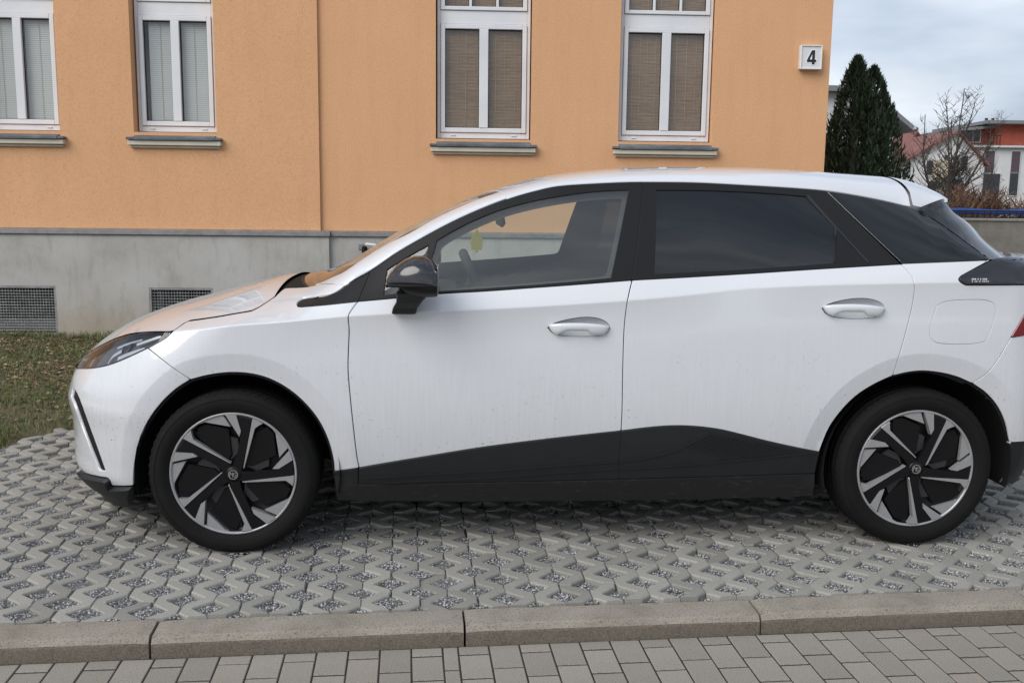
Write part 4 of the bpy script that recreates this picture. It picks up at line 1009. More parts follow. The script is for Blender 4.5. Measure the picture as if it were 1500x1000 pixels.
M_GRAV = mat('gravel_fines', (.2, .2, .2), .95); setcol(M_GRAV, ramp(M_GRAV, noise(M_GRAV, 170, 3, .8), [(.35, (.05, .048, .045)), (.5, (.16, .16, .16)), (.66, (.36, .365, .38))])); bump(M_GRAV, noise(M_GRAV, 150, 3, .7), 1.0, .006)
M_CHIP = [mat('gravel_chip_%d' % i, c, .8) for i, c in enumerate(((.20, .198, .195), (.32, .32, .32), (.50, .50, .505), (.10, .097, .092)))]
M_KERB = mat('kerb_concrete', (.2, .19, .17), .9)
k1 = ramp(M_KERB, noise(M_KERB, 4, 6, .7), [(.3, (.198, .172, .136)), (.55, (.278, .248, .202)), (.75, (.325, .292, .242))])
k2 = mixc(M_KERB, ramp(M_KERB, noise(M_KERB, 190, 4, .8), [(.36, (1, 1, 1)), (.48, (0, 0, 0))]), k1, (.075, .068, .058))
k3 = mixc(M_KERB, ramp(M_KERB, noise(M_KERB, 240, 3, .8), [(.60, (0, 0, 0)), (.70, (1, 1, 1))]), k2, (.36, .34, .30)); setcol(M_KERB, k3); bump(M_KERB, noise(M_KERB, 200, 4, .8), .5, .004)
M_PAVER = mat('street_paver_concrete', (.2, .19, .18), .9)
rv = randval(M_PAVER)
p1 = ramp(M_PAVER, rv, [(.0, (.282, .254, .212)), (.55, (.322, .292, .246)), (.85, (.350, .318, .270)), (1.0, (.325, .278, .226))])
p2 = mixc(M_PAVER, ramp(M_PAVER, noise(M_PAVER, 210, 4, .8), [(.37, (1, 1, 1)), (.47, (0, 0, 0))]), p1, (.09, .086, .078))
p3 = mixc(M_PAVER, ramp(M_PAVER, noise(M_PAVER, 230, 3, .8), [(.60, (0, 0, 0)), (.70, (1, 1, 1))]), p2, (.36, .355, .335)); 
p4 = mixc(M_PAVER, math_(M_PAVER, 'MULTIPLY', noise(M_PAVER, 3, 5, .6), .5), p3, (.13, .125, .11)); setcol(M_PAVER, p4); bump(M_PAVER, noise(M_PAVER, 220, 4, .8), .45, .003)
M_JOINT = mat('joint_sand', (.045, .040, .032), .95); setcol(M_JOINT, ramp(M_JOINT, noise(M_JOINT, 120, 4, .8), [(.35, (.012, .010, .008)), (.7, (.045, .040, .032))]))
M_STREET = mat('street_far', (.25, .225, .19), .95)
bk = N(M_STREET, 'ShaderNodeTexBrick'); tcb = N(M_STREET, 'ShaderNodeTexCoord'); mpb = N(M_STREET, 'ShaderNodeMapping'); mpb.inputs['Rotation'].default_value = (0, 0, math.pi/2); LK(M_STREET, tcb.outputs['Object'], mpb.inputs[0]); LK(M_STREET, mpb.outputs[0], bk.inputs['Vector']); bk.inputs['Scale'].default_value = 1.0; bk.inputs['Brick Width'].default_value = .168; bk.inputs['Row Height'].default_value = .1008; bk.inputs['Mortar Size'].default_value = .004
bk.inputs['Color1'].default_value = (.27, .24, .20, 1); bk.inputs['Color2'].default_value = (.31, .28, .235, 1); bk.inputs['Mortar'].default_value = (.03, .027, .022, 1); setcol(M_STREET, bk.outputs[0])
# -- terrain sheet to the horizon (soil and grass)
G = np.concatenate([np.linspace(-900, -20, 12)[:-1], np.linspace(-20, 20, 61), np.linspace(20, 900, 12)[1:]])
V = []; nG = len(G)
for y in G:
    for x in G: V.append((x, y+6, -.16))
tag(obj('terrain', mesh('terrain', V, [(j*nG+i, j*nG+i+1, (j+1)*nG+i+1, (j+1)*nG+i) for j in range(nG-1) for i in range(nG-1)], M_SOIL)), kind='structure')
# -- street bed with single pavers
ZS = -.082
STREET = obj('street', mesh('street', [kl(-60, -9, ZS-.0030), kl(60, -9, ZS-.0030), kl(60, -.12, ZS-.0030), kl(-60, -.12, ZS-.0030)], [(0, 1, 2, 3)], M_JOINT)); tag(STREET, kind='structure')
obj('street_surface', mesh('street_surface', [kl(-60, -9, ZS+.0012), kl(60, -9, ZS+.0012), kl(60, -1.30, ZS+.0012), kl(-60, -1.30, ZS+.0012)], [(0, 1, 2, 3)], M_STREET), STREET)
for sg_ in (-1, 1): obj('street_surface', mesh('street_surface', [kl(sg_*60, -1.30, ZS+.0012), kl(sg_*60, -.13, ZS+.0012), kl(sg_*2.66, -.13, ZS+.0012), kl(sg_*2.66, -1.30, ZS+.0012)], [(0, 1, 2, 3)] if sg_ < 0 else [(3, 2, 1, 0)], M_STREET), STREET)
def paver_mesh(w_, l_, h_=.05, bv=.0020):
    mb = MB(); x, y = w_/2, l_/2
    V = [(-x, -y, -h_), (x, -y, -h_), (x, y, -h_), (-x, y, -h_), (-x, -y, -bv), (x, -y, -bv), (x, y, -bv), (-x, y, -bv), (-x+bv, -y+bv, 0), (x-bv, -y+bv, 0), (x-bv, y-bv, 0), (-x+bv, y-bv, 0)]
    Fc = [(8, 9, 10, 11)]+[(a, (a+1) % 4, 4+(a+1) % 4, 4+a) for a in range(4)]+[(4+a, 4+(a+1) % 4, 8+(a+1) % 4, 8+a) for a in range(4)]
    return mb.add(V, Fc).mesh('paver', M_PAVER, False)
PL, PW = .157, .1008
PM = {'full': paver_mesh(PW-.0055, PL-.0092), 'half': paver_mesh(PW-.0055, PL*.38-.0092), 'slim': paver_mesh(PW*.5-.0055, PL-.0092)}
u = -2.55; col = 0; far_stuff = MB(); npv = 0
while u < 2.6:
    slim = abs(u+.245) < .051
    w_ = PW*.5 if slim else PW
    v = -.127; first = True; row = 0
    while v > -1.25:
        key = 'half' if (first and col % 2 == 0) else 'full'
        if slim: key = 'slim'
        l_ = PL*.38 if key == 'half' else PL
        p = kl(u+w_/2, v-l_/2, ZS+random.uniform(-.0007, .0009))
        if row < 5 and npv < 300:
            o = obj('paver', PM[key], STREET, p, (random.uniform(-.003, .003), random.uniform(-.005, .005), KA+random.uniform(-.008, .008))); npv += 1
        else:
            me = PM[key]; R_ = Matrix.Rotation(KA, 3, 'Z'); far_stuff.add([tuple(R_ @ q.co+Vector(p)) for q in me.vertices], [tuple(f.vertices) for f in me.polygons])
        v -= l_; first = False; row += 1
    u += w_; col += 1
o = far_stuff.build('paver_field', M_PAVER, STREET, fixn=False); tag(o, kind='stuff')
# -- kerb
KERB = obj('kerb', mesh('kerb', [kl(-60, -.122, -.20), kl(60, -.122, -.20), kl(60, -.003, -.20), kl(-60, -.003, -.20), kl(-60, -.122, -.11), kl(60, -.122, -.11), kl(60, -.003, -.11), kl(-60, -.003, -.11)], [(0, 3, 2, 1), (4, 5, 6, 7), (0, 1, 5, 4), (2, 3, 7, 6)], M_JOINT)); tag(KERB, kind='structure')
M_KERBF = mat('kerb_front_brown', (.12, .10, .08), .92); setcol(M_KERBF, mixc(M_KERBF, ramp(M_KERBF, noise(M_KERBF, 190, 4, .8), [(.38, (0, 0, 0)), (.62, (1, 1, 1))]), ramp(M_KERBF, noise(M_KERBF, 5, 6, .7), [(.3, (.070, .056, .042)), (.7, (.125, .104, .080))]), (.19, .165, .13))); bump(M_KERBF, noise(M_KERBF, 200, 4, .8), .5, .004)  # darker brown concrete for the street-side faces of the kerb stones
def kerb_mesh(L_):
    n = 26; sec = [(-.124, -.12), (-.124, -.040), (-.122, -.0325), (-.112, -.018), (-.106, -.0125), (-.004, -.0085), (-.0015, -.012), (-.0015, -.12)]
    V = []; rng = random.Random(L_*1000)
    for i in range(n+1):
        x = L_*i/n; e = .003 if i in (0, n) else 0
        for (v, z) in sec: V.append((x+(.0015 if i == 0 else -.0015 if i == n else 0), v+rng.uniform(-.0009, .0009), z-e*(1 if z > -.05 else 0)+rng.uniform(-.0008, .0008)))
    k = len(sec); Fc = [(i*k+j, (i+1)*k+j, (i+1)*k+j+1, i*k+j+1) for i in range(n) for j in range(k-1)]
    Fc += [tuple(range(k)), tuple(range(n*k, n*k+k))[::-1]]
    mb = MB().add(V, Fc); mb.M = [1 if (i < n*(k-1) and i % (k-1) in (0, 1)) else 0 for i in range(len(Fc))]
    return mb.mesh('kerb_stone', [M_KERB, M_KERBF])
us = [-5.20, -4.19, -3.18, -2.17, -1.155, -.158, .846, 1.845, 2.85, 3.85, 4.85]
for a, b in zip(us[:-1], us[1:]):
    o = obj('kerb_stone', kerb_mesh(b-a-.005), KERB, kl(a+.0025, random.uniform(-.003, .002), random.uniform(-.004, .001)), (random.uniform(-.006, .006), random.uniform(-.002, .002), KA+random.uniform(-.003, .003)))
# -- grid paving: gravel bed, zigzag stones with rhombic openings
def edge_v(u):       # far edge of the paving towards the lawn
    x = u
    return float(np.interp(x, [-4.2, -3.2, -2.62, -2.45, -2.1, 0, 6], [1.25, 1.55, 2.10, 2.55, 2.78, 2.9, 3.3]))
V = []; Fc = []; us_ = np.linspace(-6, 7, 53)
for q in us_: V += [kl(q, 0, -.021), kl(q, edge_v(q)+.25, -.021)]
Fc = [(2*i, 2*i+2, 2*i+3, 2*i+1) for i in range(len(us_)-1)]
PAVE = obj('parking_pavement', mesh('parking_pavement', V, Fc, M_GRAV)); tag(PAVE, kind='structure')
CA_, CB_, HW, HD, JG = .1005, .170, .0585, .0555, .0012
def stone_poly(n=2):
    """zigzag between the opening columns u=0 and u=CA_, n periods long"""
    Lf = []; Rt = []
    v0 = CB_/2-CB_*0; v1 = v0+n*CB_
    Lf.append((JG, v0+JG))
    for k in range(1, n+1):
        c = k*CB_; Lf += [(JG, c-HD), (HW, c-.004), (HW, c+.004), (JG, c+HD)]
    Lf.append((JG, v1-JG))
    c = v0; Rt += [(CA_-HW, v0+JG), (CA_-HW, v0+.004), (CA_-JG, c+HD)]
    for k in range(1, n):
        c = v0+k*CB_; Rt += [(CA_-JG, c-HD), (CA_-HW, c-.004), (CA_-HW, c+.004), (CA_-JG, c+HD)]
    c = v1; Rt += [(CA_-JG, c-HD), (CA_-HW, v1-.004), (CA_-HW, v1-JG)]
    return Rt+Lf[::-1]
def stone_mesh(n, mir, seed):
    P = np.array(stone_poly(n)); 
    if mir: P = P*np.array([-1, 1])+np.array([CA_, 0]); P = P[::-1]
    if area(P) < 0: P = P[::-1]
    rng = np.random.RandomState(seed); P = P+rng.uniform(-.0011, .0011, P.shape)
    Q = inset(P, .0034); k = len(P)
    V = [(p[0], p[1], -.055) for p in P]+[(p[0], p[1], -.0055) for p in P]+[(q[0], q[1], 0) for q in Q]
    tri = geometry.tessellate_polygon([[Vector((q[0], q[1], 0)) for q in Q]])
    Fc = [(i, (i+1) % k, k+(i+1) % k, k+i) for i in range(k)]+[(k+i, k+(i+1) % k, 2*k+(i+1) % k, 2*k+i) for i in range(k)]
    for t in tri:
        a = area(np.array([Q[t[0]], Q[t[1]], Q[t[2]]])); t = t if a > 0 else t[::-1]; Fc.append(tuple(2*k+i for i in t))
    return MB().add(V, Fc).mesh('paving_stone', M_STONE, False)
SM = [[stone_mesh(2, mir, 3*q+mir) for q in range(4)] for mir in (0, 1)]
cand = []
for ci in range(-42, 58):
    u0 = ci*CA_; mir = ci % 2
    # opening columns alternate; a mirrored stone has its openings swapped left-right
    v = -CB_*(.5+(ci % 4 >= 2)*1.0)-.02
    while v < 3.4:
        vm = v+CB_*1.5
        if v+CB_*.5 > -.30 and vm < edge_v(u0)+.1: cand.append((u0, v, mir))
        v += 2*CB_
def seen(c):
    p = kl(c[0]+.05, c[1]+CB_*1.5); d = np.array(p)-CAM; z = d @ FW; X_ = 750+F_PX*(d @ RT)/z; Y_ = 500-F_PX*(d @ UP)/z
    front = -60 < X_ < 1560
    hid = (480 < X_ < 1200 and Y_ < 735) or Y_ < 600 or (X_ > 100 and X_ < 1480 and Y_ < 690)
    return (front and not hid), Y_
good = sorted([(-(seen(c)[1]), c) for c in cand if seen(c)[0]], key=lambda t: t[0])
near = set(id(c) for _, c in good[:300])
stuff = MB(); gravel_cells = []
def warp(u, v):   # settled ground
    return .006*math.sin(u*2.3+.4)*math.sin(v*2.9+1.0)+.004*math.sin(u*5.1+v*3.3)
for c in cand:
    u0, v, mir = c
    zz = warp(u0, v)+random.uniform(-.0035, .0035)-.003; rx, ry, rz = random.gauss(0, .007), random.gauss(0, .012), KA+random.gauss(0, .006)
    if v < -.20: pass
    me = random.choice(SM[mir])
    if v+CB_*.5 < -.004:
        # cut stone against the kerb: clip the polygon
        bm = bmesh.new(); bm.from_mesh(me); cut = -v+.002
        r = bmesh.ops.bisect_plane(bm, geom=bm.verts[:]+bm.edges[:]+bm.faces[:], plane_co=(0, cut, 0), plane_no=(0, -1, 0), clear_outer=True)
        cv = [q for q in bm.verts if abs(q.co.y-cut) < 1e-4]
        if len(cv) > 2:
            cx = sum(q.co.x for q in cv)/len(cv); cz = sum(q.co.z for q in cv)/len(cv); cv.sort(key=lambda q: -math.atan2(q.co.z-cz, q.co.x-cx))
            try: bm.faces.new(cv[::-1])
            except ValueError: pass
        if len(bm.faces) == 0: bm.free(); continue
        me = bpy.data.meshes.new('paving_stone'); bm.to_mesh(me); bm.free(); me.materials.append(M_STONE)
        if v+CB_*2.5 < .03: continue
    p = kl(u0, v, min(zz, .004))
    if id(c) in near: obj('paving_stone', me, PAVE, p, (rx*.5, ry*.5, rz))
    else:
        R_ = Matrix.Rotation(rz, 3, 'Z') @ Matrix.Rotation(ry*.5, 3, 'Y'); stuff.add([tuple(R_ @ q.co+Vector(p)) for q in me.vertices], [tuple(f.vertices) for f in me.polygons])
o = stuff.build('paving_field', M_STONE, PAVE, fixn=False); tag(o, kind='stuff')
# gravel chips in the openings
chips = MB(); T4 = [(0, 1, 2), (0, 3, 1), (0, 2, 4), (0, 4, 3), (5, 2, 1), (5, 1, 3), (5, 4, 2), (5, 3, 4)]
VV = []; FF = []; MM = []
for ci in range(-36, 50):
    uc = ci*CA_
    off = CB_/2 if ci % 2 == 0 else 0.0
    for r_ in range(-1, 20):
        vc = r_*CB_+off-.02
        if vc < -.06 or vc > edge_v(uc): continue
        ok, Y_ = seen((uc-.05, vc-CB_*1.5, 0))
        if not ok and not (Y_ > 640): continue
        n_ = 260 if Y_ > 820 else 190 if Y_ > 740 else 90
        if random.random() < .08: n_ //= 3
        lvl = random.uniform(-.015, -.008)
        for _ in range(n_):
            a, b = random.uniform(-1, 1), random.uniform(-1, 1)
            if abs(a)+abs(b) > .97: continue
            if vc+b*HD < .003: continue
            s_ = random.uniform(.0022, .0046); x, y, z = kl(uc+a*HW, vc+b*HD, lvl+random.uniform(-.003, .003)); i0 = len(VV)
            rr = [random.uniform(.6, 1.3)*s_ for _ in range(6)]; an = random.uniform(0, 3.1); ca, sa = math.cos(an), math.sin(an)
            for k, dv in enumerate(((0, 0, 1), (1, 0, 0), (0, 1, 0), (0, -1, 0), (-1, 0, 0), (0, 0, -1))): VV.append((x+(dv[0]*ca-dv[1]*sa)*rr[k], y+(dv[0]*sa+dv[1]*ca)*rr[k], z+dv[2]*rr[k]*.8))
            q = random.choices((0, 1, 2, 3), (4, 4, 3, 2))[0]
            for t in T4[:]: FF.append(tuple(i0+i for i in t)); MM.append(q)
tag(obj('gravel', mesh('gravel', VV, FF, M_CHIP, mi=MM), PAVE), kind='stuff')
# -- lawn: low hummocky sheet, grass blades, fallen leaves
def lawn_h(x, y):
    u, v = kinv((x, y)); d = v-edge_v(u)
    e = max(0, min(1, (d+.10)/.5)); return -.035+.050*e*e*(3-2*e)+.018*math.sin(x*3.1+1)*math.sin(y*2.7)*e+.010*math.sin(x*7.7)*math.sin(y*6.1+2)*e
V = []; nx, ny = 90, 80; xs = np.linspace(-9, 6.5, nx); ys = np.linspace(4.0, 9.75, ny)
for y in ys:
    for x in xs: V.append((x, y, lawn_h(x, y)))
keep = []
for j in range(ny-1):
    for i in range(nx-1):
        u, v = kinv((xs[i], ys[j]))
        if v > edge_v(u)-.28: keep.append((j*nx+i, j*nx+i+1, (j+1)*nx+i+1, (j+1)*nx+i))
tag(obj('lawn', mesh('lawn', V, keep, M_SOIL, True)), kind='structure')
M_GR = [mat('grass_%d' % i, c, .7) for i, c in enumerate(((0.075, 0.112, 0.027), (0.119, 0.154, 0.039), (0.168, 0.165, 0.059), (0.231, 0.196, 0.105)))]
M_LF = [mat('dead_leaf_%d' % i, c, .8) for i, c in enumerate(((0.169, 0.107, 0.055), (0.260, 0.189, 0.111), (0.096, 0.060, 0.034), (0.325, 0.256, 0.169)))]
VV = []; FF = []; MM = []; rng = np.random.RandomState(5)
def brown(x, y):   # patchy litter
    return .5+.5*math.sin(x*1.7+.6+.8*math.sin(y*1.3))*math.sin(y*1.9+.3+.5*math.sin(x*2.1))
nb = 0
while nb < 60000:
    x, y = rng.uniform(-6.6, -1.5), 4.4+5.05*rng.uniform()**.9; u, v = kinv((x, y)); d = v-edge_v(u)
    if d < -.06 or (d < .1 and rng.uniform() > .5): continue
    wall = y > 9.0; b = brown(x, y)
    if rng.uniform() < b*.5 and not wall and d > .35: continue
    h = rng.uniform(.012, .038)*(1.9 if wall else 1.0)*(1.5 if rng.uniform() < .06 else 1)
    if (x+3.05)**2+(y-5.15)**2 < .07: h *= 2.6
    a = rng.uniform(0, 6.28); lx, ly = rng.normal(0, .45)*h, rng.normal(0, .45)*h; w_ = rng.uniform(.0018, .0038); z = lawn_h(x, y)-.002; i0 = len(VV); ca, sa = math.cos(a)*w_, math.sin(a)*w_
    VV += [(x-ca, y-sa, z), (x+ca, y+sa, z), (x+lx*.4+ca*.7, y+ly*.4+sa*.7, z+h*.6), (x+lx*.4-ca*.7, y+ly*.4-sa*.7, z+h*.6), (x+lx, y+ly, z+h)]
    q = rng.choice(4, p=(.36, .40, .16, .08)) if b < .55 else rng.choice(4, p=(.26, .30, .26, .18)); FF += [(i0, i0+1, i0+2, i0+3), (i0+3, i0+2, i0+4)]; MM += [q, q]; nb += 1
tag(obj('grass', mesh('grass', VV, FF, M_GR, mi=MM)), 'short patchy green grass growing on the lawn below the orange house', 'grass', kind='stuff')
VV = []; FF = []; MM = []; nl = 0
while nl < 7500:
    x, y = rng.uniform(-6.4, -1.5), rng.uniform(4.4, 9.2); u, v = kinv((x, y)); d = v-edge_v(u)
    if d < -.25 or (d < 0 and rng.uniform() > .12): continue
    if rng.uniform() > (brown(x, y)**1.5+.03)*(1 if d > .6 else .45): continue
    s_ = rng.uniform(.010, .030); a = rng.uniform(0, 6.28); t1, t2 = rng.normal(0, .35), rng.normal(0, .35); z = (lawn_h(x, y) if d > -.05 else .002)+rng.uniform(.002, .014); i0 = len(VV); ca, sa = math.cos(a), math.sin(a)
    for (p, q, r) in ((-1, 0, 0), (0, -.55, .25), (1, 0, 0), (0, .55, .25)): X_, Y_ = p*s_, q*s_; VV.append((x+X_*ca-Y_*sa, y+X_*sa+Y_*ca, z+r*s_*.8+X_*t1*.5+Y_*t2*.5))
    FF += [(i0, i0+1, i0+2), (i0, i0+2, i0+3)]; q = rng.choice(4, p=(.35, .3, .2, .15)); MM += [q, q]; nl += 1
tag(obj('leaf_litter', mesh('leaf_litter', VV, FF, M_LF, mi=MM)), 'brown dead leaves scattered over the lawn beside the paving', 'leaves', kind='stuff')
# ================================================================== ORANGE HOUSE
HA = .05; HO = (0.0, 9.56); HC, HS = math.cos(HA), math.sin(HA)
HOUSE = empty('plastered_house', (HO[0], HO[1], 0), HA)
tag(HOUSE, 'orange plastered house with grey plinth, white windows and brown and grey blinds behind the car', 'house')
def hp(px, py, d=0.0):
    """photo point -> (s, z) on the wall plane at depth d behind the facade"""
    o = CAM-np.array([HO[0], HO[1], 0]); r = pray(px, py)
    ol = np.array([HC*o[0]+HS*o[1], -HS*o[0]+HC*o[1], o[2]]); rl = np.array([HC*r[0]+HS*r[1], -HS*r[0]+HC*r[1], r[2]])
    q = ol+rl*((d-ol[1])/rl[1]); return float(q[0]), float(q[2])
M_WALL = mat('orange_render', (.50, .27, .14), .95, 0, .2)
w1 = ramp(M_WALL, noise(M_WALL, 1.2, 6, .6), [(.3, (.685, .385, .205)), (.7, (.735, .420, .230))])
w2 = mixc(M_WALL, ramp(M_WALL, noise(M_WALL, 75, 4, .75), [(.36, (1, 1, 1)), (.5, (0, 0, 0))]), w1, (.60, .325, .170))
w2b = mixc(M_WALL, math_(M_WALL, 'MULTIPLY', ramp(M_WALL, noise(M_WALL, 2.6, 5, .6, vscale=(3.5, 3.5, .35)), [(.48, (0, 0, 0)), (.78, (1, 1, 1))]), .26), w2, (.54, .30, .162))
w3 = mixc(M_WALL, ramp(M_WALL, noise(M_WALL, 60, 3, .8), [(.62, (0, 0, 0)), (.74, (1, 1, 1))]), w2b, (.73, .455, .275)); setcol(M_WALL, w3)
bump(M_WALL, noise(M_WALL, 90, 5, .75), .6, .008)
M_PLINTH = mat('grey_plinth', (.3, .29, .27), .92, 0, .25)
tz = N(M_PLINTH, 'ShaderNodeTexCoord'); sz = N(M_PLINTH, 'ShaderNodeSeparateXYZ'); LK(M_PLINTH, tz.outputs['Object'], sz.inputs[0])
g1 = ramp(M_PLINTH, noise(M_PLINTH, 2.0, 7, .65), [(.3, (.345, .335, .312)), (.5, (.415, .405, .382)), (.72, (.46, .452, .43))])
hz = N(M_PLINTH, 'ShaderNodeMapRange'); LK(M_PLINTH, math_(M_PLINTH, 'ADD', sz.outputs[2], math_(M_PLINTH, 'MULTIPLY', noise(M_PLINTH, 2.6, 6, .7), .55)), hz.inputs[0]); hz.inputs[1].default_value = .75; hz.inputs[2].default_value = .22; hz.inputs[3].default_value = 0; hz.inputs[4].default_value = .8
g2 = mixc(M_PLINTH, hz.outputs[0], g1, (0.351, 0.280, 0.189))
g3 = mixc(M_PLINTH, math_(M_PLINTH, 'MULTIPLY', ramp(M_PLINTH, noise(M_PLINTH, 5, 6, .7, vscale=(2.2, 2.2, .5)), [(.52, (0, 0, 0)), (.75, (1, 1, 1))]), .45), g2, (0.224, 0.203, 0.168)); setcol(M_PLINTH, g3)
bump(M_PLINTH, noise(M_PLINTH, 60, 5, .7), .35, .006)
M_FLASH = mat('zinc_flashing', (.26, .27, .28), .5, .6); setcol(M_FLASH, ramp(M_FLASH, noise(M_FLASH, 8, 6, .7), [(.3, (.20, .205, .21)), (.7, (.34, .35, .36))]))
M_UPVC = mat('white_window_frame', (.72, .73, .75), .35, 0, .5); setcol(M_UPVC, ramp(M_UPVC, noise(M_UPVC, 3, 4), [(.3, (.66, .67, .69)), (.7, (.75, .755, .77))]))
M_SEAL = mat('black_window_seal', (.02, .02, .02), .7)
M_SLATE = mat('slate_sill', (.06, .068, .075), .55); setcol(M_SLATE, ramp(M_SLATE, noise(M_SLATE, 9, 6, .7, vscale=(.5, 1, 1)), [(.3, (0.053, 0.063, 0.075)), (.55, (0.112, 0.128, 0.143)), (.8, (0.238, 0.252, 0.266))]))
M_SILLC = mat('cream_sill_stone', (.46, .42, .34), .85); setcol(M_SILLC, ramp(M_SILLC, noise(M_SILLC, 6, 5), [(.3, (0.520, 0.474, 0.377)), (.7, (0.625, 0.575, 0.475))]))
M_WGL = thin_glass('house_window_glass', (.86, .88, .87), 1.7)
M_SLAT = mat('venetian_slat', (.62, .625, .615), .5)
M_BAMB = mat('bamboo_blind', (.15, .10, .06), .8)
b1 = ramp(M_BAMB, noise(M_BAMB, 8, 5, .75, vscale=(.7, .7, 26)), [(.33, (.11, .066, .036)), (.5, (.24, .145, .078)), (.68, (.37, .24, .14))]); setcol(M_BAMB, b1)
M_THR = mat('blind_thread', (.52, .42, .29), .8)
M_ROOM = mat('dark_room', (.022, .022, .023), .9)
# ---- facade
s_step = hp(467, 150)[0]; s_corner = hp(1214, 125)[0]
z_led = hp(240, 340, -.10)[1]
Z_TOPW = 8.2
# window openings (s0, s1, zbot) from the photo, at the frame plane
DF = .085
def wl(pxa, pxb, pyb): a = hp(pxa, pyb, DF); b = hp(pxb, pyb, DF); return a[0], b[0], (a[1]+b[1])/2
W_ = [wl(-25, 93.5, 191), wl(204, 320, 194), wl(640.5, 775, 203.5), wl(905, 1037.5, 207.5)]
W_ = [(a, b, z) for a, b, z in W_]
WH = hp(700, 37.5, DF)[1]-W_[2][2]        # height of the lower sash
HT = WH+.135+.62
def holes_for(lo, hi): return [(a-.012, b+.012, z-.01, z+HT) for a, b, z in W_ if lo < (a+b)/2 < hi]+[(a-.012, b+.012, z-.01+3.25, z+HT+3.25) for a, b, z in W_ if lo < (a+b)/2 < hi]
def wall_panel(name, s0, s1, z0, z1, y, holes, m, depth, parent=HOUSE):
    xs = sorted(set([s0, s1]+[h[0] for h in holes]+[h[1] for h in holes])); zs = sorted(set([z0, z1]+[h[2] for h in holes]+[h[3] for h in holes]))
    xs = [x for x in xs if s0-1e-6 <= x <= s1+1e-6]; zs = [z for z in zs if z0-1e-6 <= z <= z1+1e-6]
    mb = MB()
    for a, b in zip(xs[:-1], xs[1:]):
        for c, d in zip(zs[:-1], zs[1:]):
            mx_, mz = (a+b)/2, (c+d)/2
            if any(h[0] < mx_ < h[1] and h[2] < mz < h[3] for h in holes): continue
            mb.add([(a, y, c), (b, y, c), (b, y, d), (a, y, d)], [(0, 1, 2, 3)])
    for h in holes:
        a, b, c, d = h; Y = y+depth
        mb.add([(a, y, c), (a, y, d), (a, Y, d), (a, Y, c)], [(0, 1, 2, 3)]); mb.add([(b, y, c), (b, Y, c), (b, Y, d), (b, y, d)], [(0, 1, 2, 3)])
        mb.add([(a, y, d), (b, y, d), (b, Y, d), (a, Y, d)], [(0, 1, 2, 3)]); mb.add([(a, y, c), (a, Y, c), (b, Y, c), (b, y, c)], [(0, 1, 2, 3)])
    return mb, mb.build(name, m, parent, fixn=False)
_, lo_ = wall_panel('wall', -13, s_step, z_led, Z_TOPW, -.032, holes_for(-13, s_step), M_WALL, .20)
mbr, ro_ = wall_panel('wall', s_step, s_corner, z_led, Z_TOPW, 0, holes_for(s_step, 9), M_WALL, .155)
# return of the step, side wall, back of the rooms
MB().add([(s_step, -.032, z_led), (s_step, 0, z_led), (s_step, 0, Z_TOPW), (s_step, -.032, Z_TOPW)], [(0, 1, 2, 3)]).add([(s_corner, 0, 0), (s_corner, 9, 0), (s_corner, 9, Z_TOPW), (s_corner, 0, Z_TOPW)], [(0, 1, 2, 3)]).build('side_wall', M_WALL, HOUSE, fixn=False)
MB().add([(-13, .42, 0), (s_corner-.2, .42, 0), (s_corner-.2, .42, Z_TOPW), (-13, .42, Z_TOPW)], [(0, 1, 2, 3)]).build('room_back', M_ROOM, HOUSE)
MB().box(((s_corner-13)/2, 4.3, Z_TOPW+.15), (s_corner+13.6, 9.6, .3)).build('eaves', M_SILLC, HOUSE)
# plinth with cellar openings
CEL = [(hp(-70, 455, -.09)[0], hp(84.5, 455, -.09)[0], .015, hp(40, 418.5, -.09)[1]), (hp(220, 450, -.09)[0], hp(313, 450, -.09)[0], .015, hp(266, 421.5, -.09)[1])]
s_pl = hp(482, 370, -.105)[0]
wall_panel('plinth', -13, s_pl, -.2, z_led, -.105, CEL, M_PLINTH, .16)
MB().add([(s_pl, -.105, -.2), (s_pl, -.06, -.2), (s_pl, -.06, z_led), (s_pl, -.105, z_led)], [(0, 1, 2, 3)]).add([(s_pl, -.06, -.2), (s_corner+.06, -.06, -.2), (s_corner+.06, -.06, z_led), (s_pl, -.06, z_led)], [(0, 1, 2, 3)]).build('plinth', M_PLINTH, HOUSE, fixn=False)
def ledge(a, b, y):
    mb = MB(); sec = [(y-.018, z_led-.028), (y-.022, z_led-.022), (y-.022, z_led+.012), (y+.07, z_led+.03), (y+.07, z_led-.028)]
    V = [(a, q[0], q[1]) for q in sec]+[(b, q[0], q[1]) for q in sec]; k = len(sec)
    mb.add(V, [(i, (i+1) % k, k+(i+1) % k, k+i) for i in range(k)]+[tuple(range(k)), tuple(range(k, 2*k))[::-1]]); return mb.build('ledge_flashing', M_FLASH, HOUSE)
for a, b in zip(np.linspace(-13, s_pl+.012, 6)[:-1], np.linspace(-13, s_pl+.012, 6)[1:]): ledge(a+.0015, b, -.105)
for a, b in ((s_pl+.014, s_pl+2.6), (s_pl+2.602, s_corner+.07)): ledge(a, b, -.06)
